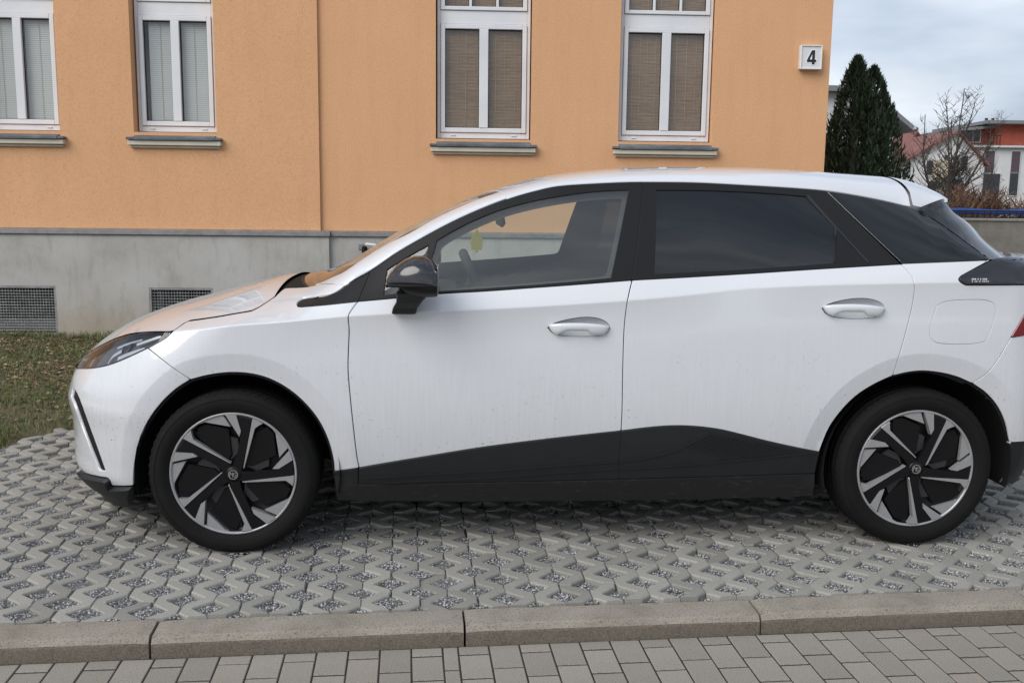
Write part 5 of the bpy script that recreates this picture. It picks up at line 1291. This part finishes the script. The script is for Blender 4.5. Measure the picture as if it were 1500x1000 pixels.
# ---- windows
def window(a, b, z, style, y0):
    wd = b-a; yf = DF+y0*0; y = yf-.0
    root = None
    fx = lambda m_, x0, x1, za, zb, ya, yb: m_.box(((x0+x1)/2, (ya+yb)/2, (za+zb)/2), (x1-x0, yb-ya, zb-za), bev=.004)
    f = .032
    z1 = z+WH; z2 = z1+.135; z3 = z+HT
    mb = MB(); fx(mb, a, a+f, z, z3, y, y+.07); fx(mb, b-f, b, z, z3, y, y+.07); fx(mb, a+f+.0005, b-f-.0005, z, z+.055, y, y+.07); fx(mb, a+f+.0005, b-f-.0005, z1+.012, z2, y+.001, y+.07); fx(mb, a+f+.0005, b-f-.0005, z3-f, z3, y, y+.07)
    root = mb.build('window', M_UPVC, HOUSE)
    def sash(x0, x1, za, zb, nb, mull, rail_b=.045, rail_t=.045, st=.042):
        m_ = MB(); ys = y-.014; fx(m_, x0, x0+st, za, zb, ys, y+.05); fx(m_, x1-st, x1, za, zb, ys, y+.05); fx(m_, x0+st+.0005, x1-st-.0005, za, za+rail_b, ys+.0005, y+.05); fx(m_, x0+st+.0005, x1-st-.0005, zb-rail_t, zb, ys+.0005, y+.05)
        iw = (x1-x0-2*st-(nb-1)*mull)/nb; panes = []
        for k in range(nb):
            xa = x0+st+k*(iw+mull); panes.append((xa, xa+iw))
            if k: fx(m_, xa-mull, xa, za+rail_b+.0005, zb-rail_t-.0005, ys-.004 if nb == 2 else ys+.008, y+.05)
        m_.build('sash', M_UPVC, root)
        for xa, xb in panes:
            zc, zd = za+rail_b, zb-rail_t; g_ = .007
            m_ = MB()
            for (p0, p1, q0, q1) in ((xa, xa+g_, zc, zd), (xb-g_, xb, zc, zd), (xa+g_, xb-g_, zc, zc+g_), (xa+g_, xb-g_, zd-g_*1.5, zd)): m_.box(((p0+p1)/2, y+.016, (q0+q1)/2), (p1-p0, .012, q1-q0))
            m_.build('glazing_seal', M_SEAL, root)
            obj('pane', mesh('pane', [(xa, y+.02, zc), (xb, y+.02, zc), (xb, y+.02, zd), (xa, y+.02, zd)], [(0, 1, 2, 3)], M_WGL), root)
        return panes, za+rail_b, zb-rail_t
    pl, zc, zd = sash(a+f+.003, b-f-.003, z+.058, z1+.009, 2, .088 if wd > .85 else .080)
    pu, ze, zf = sash(a+f+.003, b-f-.003, z2+.003, z3-f-.003, 3, .026, .036, .04, .04)
    for xq in (a+wd*.17, b-wd*.17):
        MB().box((xq, y-.004, z+.032), (.05, .012, .012), bev=.003).build('drain_cap', M_UPVC, root)
    # blinds
    for (panes, za, zb) in ((pl, zc, zd), (pu, ze, zf)):
        for k, (xa, xb) in enumerate(panes):
            if style == 'slats':
                m_ = MB(); zz = za+.004; x0 = xa+(.035 if (k == 0 and wd < .86 and a > -3.9) else .004)
                while zz < zb: m_.add([(x0, y+.050, zz), (xb-.003, y+.050, zz), (xb-.003, y+.058, zz+.0195), (x0, y+.058, zz+.0195)], [(0, 1, 2, 3)]); zz += .0195
                o = m_.build('blind_slats', M_SLAT, root, fixn=False); tag(o, kind='stuff')
                xm = (x0+xb)/2; MB().box((xm+random.uniform(-.01, .02), y+.047, (za+zb)/2), (.0035, .002, zb-za)).build('blind_cord', M_THR, root)
            else:
                nn = 60; V = []; 
                for i in range(nn+1): zz = za+(zb-za)*i/nn; V += [(xa-.02, y+.052+.0018*(i % 2), zz), (xb+.02, y+.052+.0018*(i % 2), zz)]
                obj('bamboo_blind', mesh('bamboo_blind', V, [(2*i, 2*i+1, 2*i+3, 2*i+2) for i in range(nn)], M_BAMB), root)
                for t in ((.18, .38, .62, .86) if k == 0 else (.24, .5, .80)):
                    xt = xa+(xb-xa)*t+random.uniform(-.008, .008); MB().tube([(xt+random.uniform(-.003, .003), y+.0485, za+(zb-za)*q/6) for q in range(7)], random.choice((.0012, .0015, .0026)), 4).build('blind_thread', M_THR, root)
    # sill: slate sheet on a cream moulding
    ov = .068; ys0 = y0-.055
    V = []
    for xx in (a-ov, b+ov): V += [(xx, y0-.075, z-.088), (xx, y0-.075, z-.064), (xx, y0-.068, z-.060), (xx, y+.002, z-.006), (xx, y+.002, z-.04), (xx, y0-.05, z-.088)]
    Vb = []
    for xx in (a-.004, b+.004): Vb += [(xx, y0-.078, z-.086), (xx, y0-.078, z-.066), (xx, y0-.068, z-.059), (xx, y+.004, z-.003), (xx, y+.004, z-.04), (xx, y0-.05, z-.086)]
    fc = [(i, (i+1) % 6, 6+(i+1) % 6, 6+i) for i in range(6)]+[tuple(range(6)), tuple(range(6, 12))[::-1]]
    # the sheet is narrower inside the reveal
    m_ = MB(); m_.add(Vb, fc)
    for xa_, xb_ in ((a-ov, a-.006), (b+.006, b+ov)): m_.box(((xa_+xb_)/2, y0-.038, z-.073), (xb_-xa_, .074, .024), bev=.003)
    m_.build('slate_sheet', M_SLATE, root)
    m_ = MB(); m_.box(((a+b)/2, y0-.024, z-.113), (wd+2*ov-.02, .070, .044), bev=.004); m_.box(((a+b)/2, y0-.010, z-.148), (wd+2*ov-.05, .044, .022), bev=.006); m_.build('sill', M_SILLC, root)
for k, (a, b, z) in enumerate(W_):
    y0 = -.032 if (a+b)/2 < s_step else 0.0
    for dz in (0, 3.25): window(a, b, z+dz, 'slats' if k < 2 else 'bamboo', y0)
# ---- cellar grilles
M_GALV = mat('galvanised_steel', (.36, .37, .37), .45, .7); setcol(M_GALV, ramp(M_GALV, noise(M_GALV, 15, 4), [(.3, (.25, .255, .255)), (.7, (.42, .43, .43))]))
M_CELL = mat('cellar_window_dark', (.012, .012, .013), .5)
for (a, b, c, d) in CEL:
    fr_ = .022; y = -.088; mb = MB()
    for (x0, x1, za, zb) in ((a, a+fr_, c, d), (b-fr_, b, c, d), (a+fr_, b-fr_, c, c+fr_), (a+fr_, b-fr_, d-fr_, d)): mb.box(((x0+x1)/2, y, (za+zb)/2), (x1-x0, .03, zb-za), bev=.003)
    root = mb.build('cellar_window', M_GALV, HOUSE); mb = MB()
    n = int((b-a-2*fr_)/.027); 
    for i in range(1, n): x = a+fr_+(b-a-2*fr_)*i/n; mb.tube([(x, y, c+fr_), (x, y, d-fr_)], .0029, 4, False)
    n = int((d-c-2*fr_)/.027)
    for i in range(1, n): zz = c+fr_+(d-c-2*fr_)*i/n; mb.tube([(a+fr_, y-.004, zz), (b-fr_, y-.004, zz)], .0029, 4, False)
    o = mb.build('wire_mesh', M_GALV, root); tag(o, kind='stuff')
    MB().add([(a, .05, c), (b, .05, c), (b, .05, d), (a, .05, d)], [(0, 1, 2, 3)]).build('cellar_dark', M_CELL, root)
    mb = MB(); mb.box((a+(b-a)*.10, .03, (c+d)/2), ((b-a)*.09, .03, d-c)); mb.box(((a+b)/2, .03, c+(d-c)*.26), (b-a, .035, .05)); mb.box(((a+b)/2, .01, c+(d-c)*.10), (b-a, .03, .13)); mb.build('inner_frame', mat('grey_cellar_frame', (.16, .16, .155), .7), root)
# ---- house number
M_SIGN = mat('number_box_white', (.68, .69, .70), .4); M_NUM = mat('number_black', (.012, .012, .016), .5); M_NUMW = mat('number_outline', (.8, .8, .8), .5)
a0 = hp(1172.5, 85, -.06); a1 = hp(1204, 85, -.06); zt_, zb_ = hp(1188, 66.5, -.06)[1], hp(1188, 102, -.06)[1]
sg = empty('house_number_sign', (HO[0]+HC*(a0[0]+a1[0])/2, HO[1]+HS*(a0[0]+a1[0])/2, (zt_+zb_)/2), HA)
tag(sg, 'white square house number box reading 4 on the orange wall', 'sign')
sw, sh_ = a1[0]-a0[0], zt_-zb_
MB().box((0, -.03, 0), (sw, .064, sh_), bev=.008).build('box', M_SIGN, sg)
mb = MB()
for (x0, x1, za, zb) in ((-sw/2, -sw/2+.012, -sh_/2, sh_/2), (sw/2-.012, sw/2, -sh_/2, sh_/2), (-sw/2+.012, sw/2-.012, -sh_/2, -sh_/2+.012), (-sw/2+.012, sw/2-.012, sh_/2-.012, sh_/2)): mb.box(((x0+x1)/2, -.066, (za+zb)/2), (x1-x0, .012, zb-za), bev=.003)
mb.build('bezel', mat('number_bezel', (.74, .70, .66), .4), sg)
k = sh_*.58
four = [(.06, .5), (.30, .5), (.30, -.17), (.42, -.17), (.42, -.34), (.30, -.34), (.30, -.5), (.09, -.5), (.09, -.34), (-.30, -.34), (-.30, -.20)]
Q = np.array([(x*.95*k, z*k) for x, z in four]); Q -= np.array([.03*k, 0])
MB().prism([tuple(q) for q in inset(Q, -.010)], -.0635, -.060, lambda u, v, h: (u, h, v)).build('numeral_outline', M_NUMW, sg)
hole_ = np.array([(.09, -.17), (.09, .22), (-.095, -.17)])*np.array([.95*k, k])-np.array([.03*k, 0])
MB().prism([tuple(q) for q in Q], -.0665, -.060, lambda u, v, h: (u, h, v)).build('numeral', M_NUM, sg)
MB().prism([tuple(q) for q in inset(hole_, .001)], -.0675, -.060, lambda u, v, h: (u, h, v)).build('numeral_counter', M_NUMW, sg)
# ---- small tap on the plinth
ta = hp(537, 362, -.09)
tp = empty('garden_tap', (HO[0]+HC*ta[0]-HS*-.06, HO[1]+HS*ta[0]+HC*-.06, ta[1]), HA)
tag(tp, 'small dark garden tap with pale lever fixed to the grey plinth', 'tap')
MB().box((-.02, -.035, -.032), (.05, .06, .085), bev=.012).tube([(-.02, 0, -.01), (-.02, -.08, -.01), (-.02, -.09, -.11)], .013, 8).build('tap_body', M_SHELL, tp)
MB().box((.045, -.06, .025), (.11, .03, .028), R=Matrix.Rotation(.12, 3, 'Y'), bev=.008).build('lever', M_SIGN, tp)
MB().box((-.055, -.004, 0), (.055, .012, .055), bev=.004).build('wall_plate', M_FLASH, tp)
# ================================================================== BACKGROUND beside the house
def tagn(o, *a, **k): return tag(o, *a, **k)
# ---- two columnar conifers
M_CON = [mat('conifer_%d' % i, c, .75) for i, c in enumerate(((.016, .030, .015), (.030, .050, .023), (.050, .078, .036), (.085, .115, .055)))]
M_BARK = mat('bark', (.07, .055, .042), .9); setcol(M_BARK, ramp(M_BARK, noise(M_BARK, 20, 6, .7), [(.3, (.040, .032, .026)), (.7, (.105, .088, .072))]))
def conifer(base_, h, r, n, seed, label):
    rng = np.random.RandomState(seed); root = empty('conifer', base_)
    tag(root, label, 'tree', 'conifers at the house corner')
    MB().tube([(0, 0, 0), (.03, 0, h*.4), (0, .02, h*.9)], [.09, .06, .015], 8).build('trunk', M_BARK, root)
    VV = []; FF = []; MM = []
    lob = rng.uniform(0, 6.28, 8)
    spires = [(0, 0, h, r)]+[(math.cos(a_)*r*k_, math.sin(a_)*r*k_, h*hh_, r*.42) for a_, k_, hh_ in zip(rng.uniform(0, 6.28, 13), rng.uniform(.35, .75, 13), rng.uniform(.42, .86, 13))]
    h_all, r_all = h, r
    for _ in range(n):
        sx, sy, h, r = spires[0] if rng.uniform() < .5 else spires[rng.randint(1, 14)]
        t = rng.uniform()**.75; z = h*(.02+.98*t)
        prof = r*(1-t)**.66*(.85+.32*min(1, t*2.6))*(1+.06*math.sin(z*5+lob[2]))
        a = rng.uniform(0, 6.28); wob = 1+.13*math.sin(3*a+lob[0]+z*2.1)+.10*math.sin(5*a+lob[1]-z*3.7)+.07*math.sin(9*a+z*6)
        rr = prof*wob*(.62+.46*rng.uniform()**.7); x, y = rr*math.cos(a), rr*math.sin(a)
        s_ = rng.uniform(.05, .12)*(1-.35*t); up_ = rng.uniform(.65, 1.2); ox, oy = math.cos(a)*rng.uniform(.05, .6), math.sin(a)*rng.uniform(.05, .6)
        d = Vector((ox+rng.normal(0, .25), oy+rng.normal(0, .25), up_)).normalized(); sd_ = d.cross(Vector((rng.normal(), rng.normal(), rng.normal()))).normalized()
        p = Vector((x+sx*min(1, 1.6*(1-.45*z/h)), y+sy*min(1, 1.6*(1-.45*z/h)), z)); i0 = len(VV); w_ = s_*.17
        VV += [p-d*s_*.4, p+sd_*w_, p+d*s_, p-sd_*w_]
        FF.append((i0, i0+1, i0+2, i0+3)); dep = rr/(prof*wob+1e-6); MM.append(int(rng.choice(4, p=(.28, .36, .25, .11))))
    obj('crown', mesh('crown', VV, FF, M_CON, mi=MM), root)
    return root
YC = 13.6; pm = YC/1400.
g0 = at_depth(1253, 300, YC); g1 = at_depth(1287, 300, YC+.25)
top0 = at_depth(1247, 84, YC)[2]; top1 = at_depth(1281, 97, YC)[2]
conifer((at_depth(1247, 250, YC)[0], YC, -.1), top0+.10, .66, 19000, 3, 'dark green conifer with the taller pointed tip beside the house corner')
conifer((at_depth(1283, 250, YC)[0], YC+.3, -.1), top1+.12, .68, 19000, 8, 'dark green conifer with the lower tip beside the taller conifer')
# ---- low wall, railing with blue strip
M_LOW = mat('low_wall_render', (.27, .245, .21), .95); setcol(M_LOW, ramp(M_LOW, noise(M_LOW, 3, 6, .7), [(.3, (.20, .182, .155)), (.7, (.31, .285, .25))])); bump(M_LOW, noise(M_LOW, 50, 4), .4, .01)
M_COP = mat('wall_coping', (.34, .32, .29), .9)
M_RAIL = mat('dark_railing', (.012, .012, .014), .5)
M_BLUE = mat('blue_strip', (.03, .085, .32), .5)
YW = 19.0; xw0, xw1 = at_depth(1385, 330, YW)[0], at_depth(1500, 330, YW)[0]+7; zw = at_depth(1460, 323.5, YW)[2]
lw = empty('low_wall', (xw0, YW, 0)); tag(lw, 'low beige rendered garden wall under the dark railing', 'wall')
MB().box(((xw1-xw0)/2, .12, zw/2-.1), (xw1-xw0, .24, zw+.2)).build('wall_body', M_LOW, lw)
for i in range(14): MB().box((.5+i*.6, .12, zw+.02), (.594, .30, .05), bev=.008).build('coping_slab', M_COP, lw)
rl = empty('railing', (xw0, YW+.1, zw+.04)); tag(rl, 'dark metal railing with upright bars on the low garden wall', 'fence')
zr = at_depth(1460, 309.5, YW)[2]-zw-.04
MB().box(((xw1-xw0)/2, 0, zr), (xw1-xw0, .03, .03)).build('rail', M_RAIL, rl); MB().box(((xw1-xw0)/2, 0, .02), (xw1-xw0, .03, .02)).build('rail', M_RAIL, rl)
me = MB().box((0, 0, zr/2), (.013, .013, zr)).mesh('bar', M_RAIL); x = .05
while x < xw1-xw0 and x < 8: obj('bar', me, rl, (x, 0, 0)); x += .125
bs = MB()
nS = 40; V = []
for i in range(nS+1):
    x = (xw1-xw0)*i/nS; V += [(x, .10+.01*math.sin(i*1.3), .085), (x, .12+.02*math.sin(i*2.1), .085+.105+.015*math.sin(i*.9))]
bt = MB().add(V, [(2*i, 2*i+1, 2*i+3, 2*i+2) for i in range(nS)], True).build('blue_tarp', M_BLUE, None, (xw0, YW+.1, zw+.04)); bt.modifiers.new('t', 'SOLIDIFY').thickness = .01
tag(bt, 'bright blue tarpaulin strip stretched behind the dark railing', 'tarp')
# ---- brown hedge of bare twigs
M_TW = [mat('twig_%d' % i, c, .85) for i, c in enumerate(((.13, .065, .040), (.19, .10, .06), (.080, .048, .034), (.22, .14, .09)))]
def hedge(base_, L_, h, dpt, n, seed, label):
    rng = np.random.RandomState(seed); VV = []; FF = []; MM = []
    for _ in range(n):
        x, y = rng.uniform(0, L_), rng.uniform(-dpt/2, dpt/2); hh = h*(.72+.28*math.sin(x*1.9+seed)*math.sin(x*.7)+.2*rng.uniform()); z = rng.uniform(.05, 1)*hh
        l = rng.uniform(.12, .38); d = Vector((rng.normal(0, .5), rng.normal(0, .5), rng.uniform(.3, 1))).normalized(); sd_ = d.cross(Vector((rng.normal(), rng.normal(), rng.normal()))).normalized()*rng.uniform(.006, .016)
        p = Vector((x, y, z)); i0 = len(VV); VV += [p-sd_, p+sd_, p+d*l+sd_*.4, p+d*l-sd_*.4]; FF.append((i0, i0+1, i0+2, i0+3)); q = int(rng.choice(4, p=(.3, .3, .25, .15))); MM.append(q)
    o = obj('hedge', mesh('hedge', VV, FF, M_TW, mi=MM), None, base_); tag(o, label, 'hedge'); return o
YH = 25.0
hx = at_depth(1362, 300, YH)[0]
hedge((hx, YH, -.1), 1.35, at_depth(1400, 282, YH)[2]+.1, 1.2, 5200, 2, 'lower rusty brown leafless hedge left of the taller bush behind the railing')
hedge((hx+1.15, YH+1.0, -.1), 1.1, at_depth(1430, 262, YH+1)[2]+.1, 1.3, 5600, 4, 'tallest rusty brown leafless bush behind the railing')
hedge((hx+2.1, YH+.3, -.1), 6.0, at_depth(1480, 283, YH)[2]+.1, 1.2, 15000, 9, 'long brown leafless hedge along the railing below the white house')
# ---- bare trees
def stem_tree(base_, h, seed, label, stems=3, spread=.22, r0=.07, nb=22, low=.22, blen=.30):
    """open leafless tree: a short trunk, a few rising stems, side branches with twigs"""
    rng = random.Random(seed); root = empty('bare_tree', base_); tag(root, label, 'tree'); tr_ = MB(); cr = MB()
    fk = Vector((rng.gauss(0, .04), rng.gauss(0, .04), h*low)); tr_.tube([(0, 0, -.1), tuple(fk*.5), tuple(fk)], [r0*1.15, r0, r0*.9], 7, False)
    def wand(p, d, l, r, n=5, wob=.10, up=.05):
        pts = [Vector(p)]; dd = Vector(d).normalized()
        for i in range(n): dd = (dd+Vector((rng.gauss(0, wob), rng.gauss(0, wob), rng.gauss(up, wob*.5)))).normalized(); pts.append(pts[-1]+dd*l/n)
        return pts, [max(.004, r*(1-.8*i/n)) for i in range(n+1)]
    for k in range(stems):
        a = 6.283*(k+.3*rng.random())/stems; tilt = spread*rng.uniform(.5, 1.3)*(0.35 if k == 0 else 1)
        L_ = h*(1-low)*(1.0 if k == 0 else rng.uniform(.72, .95)); pts, rs = wand(fk, (math.cos(a)*tilt, math.sin(a)*tilt, 1), L_, r0*.62, 8, .09, .05); tr_.tube(pts, rs, 6, False)
        for j in range(nb):
            t = rng.uniform(.12, .97); i = min(7, int(t*8)); p = pts[i].lerp(pts[i+1], t*8-i); a2 = rng.uniform(0, 6.283); s_ = rng.uniform(.6, 1.2)
            bl = h*blen*(1.05-t*.75)*rng.uniform(.5, 1.1); bp, br = wand(p, (math.cos(a2)*s_, math.sin(a2)*s_, rng.uniform(.35, .9)), bl, rs[i]*.5, 5, .12, .07); cr.tube(bp, br, 4, False)
            for q in range(rng.randint(4, 7)):
                t2 = rng.uniform(.25, 1); i2 = min(4, int(t2*5)); p2 = bp[i2].lerp(bp[i2+1], t2*5-i2); a3 = rng.uniform(0, 6.283)
                tp_, tr2 = wand(p2, (math.cos(a3)*.7, math.sin(a3)*.7, rng.uniform(.2, .9)), bl*rng.uniform(.18, .42), .009, 3, .12, .05); cr.tube(tp_, tr2, 3, False)
    tr_.build('trunk', M_BARK, root, fixn=False); cr.build('crown', M_BARK, root, fixn=False); return root
YT = 31.0
stem_tree((at_depth(1388, 300, YT)[0], YT, 0), at_depth(1385, 120, YT)[2], 21, 'tall bare tree with many upright twigs in front of the white and red houses', 6, .48, .085, 26, .16, .36)
stem_tree((at_depth(1344, 300, YT)[0], YT+3, 0), at_depth(1340, 216, YT+3)[2], 5, 'small bare tree beside the conifers in front of the red tiled roof', 4, .60, .05, 18, .30, .40)
stem_tree((at_depth(1466, 300, YT)[0], YT+1, 0), at_depth(1466, 225, YT+1)[2], 13, 'slender bare tree in front of the red topped house', 2, .2, .035, 12, .3, .3)
stem_tree((at_depth(1440, 300, 92)[0], 92, 0), at_depth(1437, 158, 92)[2], 31, 'far bare tree rising behind the flat roof of the red topped house', 4, .3, .12, 16, .3, .28)
# ---- houses far behind
M_WH = mat('white_render', (.60, .60, .60), .9); setcol(M_WH, ramp(M_WH, noise(M_WH, .8, 5), [(.3, (.52, .52, .525)), (.7, (.64, .64, .64))]))
M_REDW = mat('red_cladding', (.36, .075, .045), .85); setcol(M_REDW, ramp(M_REDW, noise(M_REDW, 1.2, 6, .7), [(.3, (.27, .055, .035)), (.7, (.42, .10, .06))]))
M_TILE = mat('red_roof_tiles', (.22, .085, .07), .9); setcol(M_TILE, ramp(M_TILE, noise(M_TILE, 3, 6, .7), [(.3, (.15, .065, .055)), (.7, (.27, .115, .095))])); bump(M_TILE, noise(M_TILE, 6, 2, .5, vscale=(1, 1, 6)), .6, .05)
M_YELW = mat('yellow_render', (.52, .40, .20), .9); M_GREYR = mat('grey_roof', (.20, .205, .21), .7); M_WIND = mat('far_window_dark', (.035, .038, .045), .25); M_SHUT = mat('purple_shutter', (.085, .06, .075), .7); M_FFR = mat('far_frame', (.55, .55, .55), .6); M_CREAM = mat('cream_render', (.50, .44, .33), .9)
def far_win(parent, x, z, w_, h_, y=0, m_=None, d=.12):
    o = MB().box((x, y-.02, z), (w_+.14, .10, h_+.14)).build('window', M_FFR, parent)
    MB().box((x, y-.055, z), (w_, .06, h_)).build('pane', m_ or M_WIND, o); return o
def PZ(px, py, Y): p = at_depth(px, py, Y); return float(p[0]), float(p[2])
# red-topped block
YR = 78.0
(xa_, z_a), (xb_, _), = PZ(1411, 217, YR), PZ(1500, 217, YR); zroof = PZ(1480, 181, YR)[1]; zmid = PZ(1460, 216, YR)[1]
blk = empty('apartment_block', (xa_, YR, 0)); tag(blk, 'white apartment block with brick red top storey and flat grey roof', 'building'); Wb = xb_-xa_+14
MB().box((Wb/2, 5, zmid/2), (Wb, 10, zmid)).build('wall', M_WH, blk)
kx = lambda px: PZ(px, 250, YR)[0]-xa_
MB().box((kx(1464)+6, 5.5, (zmid+zroof)/2), (12+.0, 9, zroof-zmid)).build('top_storey', M_REDW, blk)
MB().box((kx(1437), 6.2, (zmid+zroof)/2-.15), (kx(1464)-kx(1411), 8, zroof-zmid-.35)).build('top_storey', M_REDW, blk)
MB().box((kx(1464)+5.6, 5.2, zroof+.12), (13.6, 10.4, .26)).build('roof', M_GREYR, blk)
MB().box((kx(1434), 6.0, zroof-.30), (kx(1466)-kx(1404), 9.6, .22), R=Matrix.Rotation(-.10, 3, 'Y')).build('roof', M_GREYR, blk)
MB().box((Wb/2, 4.9, zmid+.06), (Wb+.3, 10.5, .16)).build('cornice', M_FFR, blk)
for px in (1474, 1484): MB().tube([(kx(px), 4, zroof), (kx(px), 4, zroof+.75)], .13, 8).build('vent_pipe', M_RAIL, blk)
for px, py, w_, h_, m_ in ((1449, 237, .55, 1.35, M_SHUT), (1487, 237, .50, 1.3, M_SHUT), (1451, 272, 1.0, 1.5, M_WIND), (1484, 270, .5, 1.4, M_WIND), (1425, 240, .5, 1.2, M_WIND), (1425, 272, .5, 1.2, M_WIND), (1517, 238, .5, 1.3, M_SHUT), (1517, 271, .6, 1.4, M_WIND)):
    x, z = PZ(px, py, YR); far_win(blk, x-xa_, z, w_*1.35, h_*1.25, 0, m_)
for px in (1437, 1449, 1425): x, z = PZ(px, 197, YR); far_win(blk, x-xa_, z, .55, .9, 2.15)
for i_ in range(12): MB().box((kx(1413)+(kx(1464)-kx(1413))*i_/11, .3, zmid+.5), (.05, .05, .85)).build('balcony_bar', M_RAIL, blk)
MB().box((kx(1438.5), .3, zmid+.95), (kx(1465)-kx(1412), .07, .07)).build('balcony_rail', M_RAIL, blk)
# white gabled house with the tiled roof
YG = 62.0
def gable_house(x0, x1, y, zeave, zridge, dep, mw, mr, label, wins, ridge_x=None, extra=None):
    r = empty('gabled_house', (x0, y, 0)); tag(r, label, 'house'); w_ = x1-x0; rx = (ridge_x-x0) if ridge_x is not None else w_/2
    mb = MB(); V = [(0, 0, -.3), (w_, 0, -.3), (w_, 0, zeave), (rx, 0, zridge), (0, 0, zeave)]; V += [(v[0], dep, v[2]) for v in V]
    mb.add(V, [(0, 1, 2, 3, 4), (9, 8, 7, 6, 5), (0, 5, 6, 1), (1, 6, 7, 2), (0, 4, 9, 5)]).build('wall', mw, r)
    o_ = .35
    for (xe, sg_) in ((0, -1), (w_, 1)):
        d = Vector((xe-rx, 0, zeave-zridge)); e = d.normalized()*o_; a = Vector((rx, -.3, zridge+.12)); b = Vector((xe, -.3, zeave+.12))+e; n_ = Vector((0, 0, .16))
        V = [a, b, b+Vector((0, dep+.6, 0)), a+Vector((0, dep+.6, 0))]; V += [v-n_ for v in V]
        MB().add([tuple(v) for v in V], [(0, 1, 2, 3), (4, 7, 6, 5), (0, 4, 5, 1), (1, 5, 6, 2), (2, 6, 7, 3), (3, 7, 4, 0)]).build('roof', mr, r)
    for px, py, ww, hh in wins: x, z = PZ(px, py, y); far_win(r, x-x0, z, ww*.5, hh*.68)
    return r
x0, _ = PZ(1326, 240, YG); x1, _ = PZ(1413, 240, YG)
gh = gable_house(x0, x1+1.2, YG, PZ(1340, 236, YG)[1], PZ(1395, 194, YG)[1], 9, M_WH, M_TILE, 'white gabled house with sloping red tiled roof and arched dark windows', [(1361, 246, .75, 1.3), (1372, 246, .75, 1.3), (1386, 236, .6, 1.1), (1399, 240, .7, 1.3), (1412, 240, .8, 1.4), (1365, 273, 1.2, .9), (1400, 272, 1.0, 1.2)], ridge_x=PZ(1402, 194, YG)[0])
MB().box((PZ(1379, 248, YG)[0]-x0, -.5, PZ(1379, 248, YG)[1]), (1.1, .9, 1.1)).build('balcony', M_CREAM, gh)
# long tiled roof slope facing the street, as a wing of that house
xa2, za2 = PZ(1331, 240, YG+4); xb2, zb2 = PZ(1396, 199, YG+4)
rw = gable_house(PZ(1322, 240, 74)[0], PZ(1356, 240, 74)[0], 74, PZ(1330, 214, 74)[1], PZ(1341, 195, 74)[1], 8, M_YELW, M_TILE, 'small yellow gabled house with red roof between the conifers and the white house', [(1336, 222, .6, .9)])
V = [(0, 0, 0), (PZ(1398, 236, YG+1)[0]-PZ(1328, 236, YG+1)[0], 0, 0)]
LW = V[1][0]; z0_ = PZ(1330, 238, YG+1)[1]; z1_ = PZ(1370, 200, YG+6)[1]
mb = MB(); P8 = [(0, -.2, z0_), (LW, -.2, z0_), (LW, 5.5, z1_), (1.0, 5.5, z1_)]; mb.add(P8+[(p[0], p[1], p[2]-.2) for p in P8], [(0, 1, 2, 3), (7, 6, 5, 4), (0, 4, 5, 1), (1, 5, 6, 2), (2, 6, 7, 3), (3, 7, 4, 0)])
sl = empty('long_house', (PZ(1328, 236, YG+1)[0], YG+1.2, 0)); tag(sl, 'pale house wing with a long rose red tiled roof slope behind the small bare tree', 'house'); mb.build('roof', M_TILE, sl)
MB().box((LW/2, 3, z0_/2-.05), (LW-.3, 5.8, z0_-.1)).build('wall', M_WH, sl)
# pale house behind the conifers: only its eaves show
YN = 30.0
xn0 = PZ(1200, 190, YN)[0]; xe, ze = PZ(1333, 186, YN); xr_, zr_ = PZ(1300, 160, YN)
nb_ = empty('neighbour_house', (xn0, YN, 0)); tag(nb_, 'pale house with grey metal eaves showing behind the conifers', 'house')
MB().box(((xe-xn0)/2-.25, 4, ze/2-.15), (xe-xn0-.5, 8, ze-.3)).build('wall', M_WH, nb_)
P8 = [(xe-xn0, -.35, ze), (xe-xn0-1.5, -.35, ze+1.16), (xe-xn0-1.5, 8, ze+1.16), (xe-xn0, 8, ze)]
MB().add(P8+[(p[0], p[1], p[2]-.16) for p in P8], [(0, 1, 2, 3), (7, 6, 5, 4), (0, 4, 5, 1), (1, 5, 6, 2), (2, 6, 7, 3), (3, 7, 4, 0)]).build('roof', M_GREYR, nb_)
P8 = [(xe-xn0-1.5, -.35, ze+1.16), (-.5, -.35, ze+1.18), (-.5, 8, ze+1.18), (xe-xn0-1.5, 8, ze+1.16)]
MB().add(P8+[(p[0], p[1], p[2]-.16) for p in P8], [(0, 1, 2, 3), (7, 6, 5, 4), (0, 4, 5, 1), (1, 5, 6, 2), (2, 6, 7, 3), (3, 7, 4, 0)]).build('roof', M_GREYR, nb_)
MB().tube([(xe-xn0+.02, -.45, ze-.10), (xe-xn0+.02, 8, ze-.10)], .07, 8).build('gutter', M_FLASH, nb_)
MB().add([(0, .0, ze-.2), (xe-xn0-.55, .0, ze-.2), (xe-xn0-1.55, .0, ze+1.0), (0, 0, ze+1.0)], [(0, 1, 2, 3)]).build('gable', M_WH, nb_)
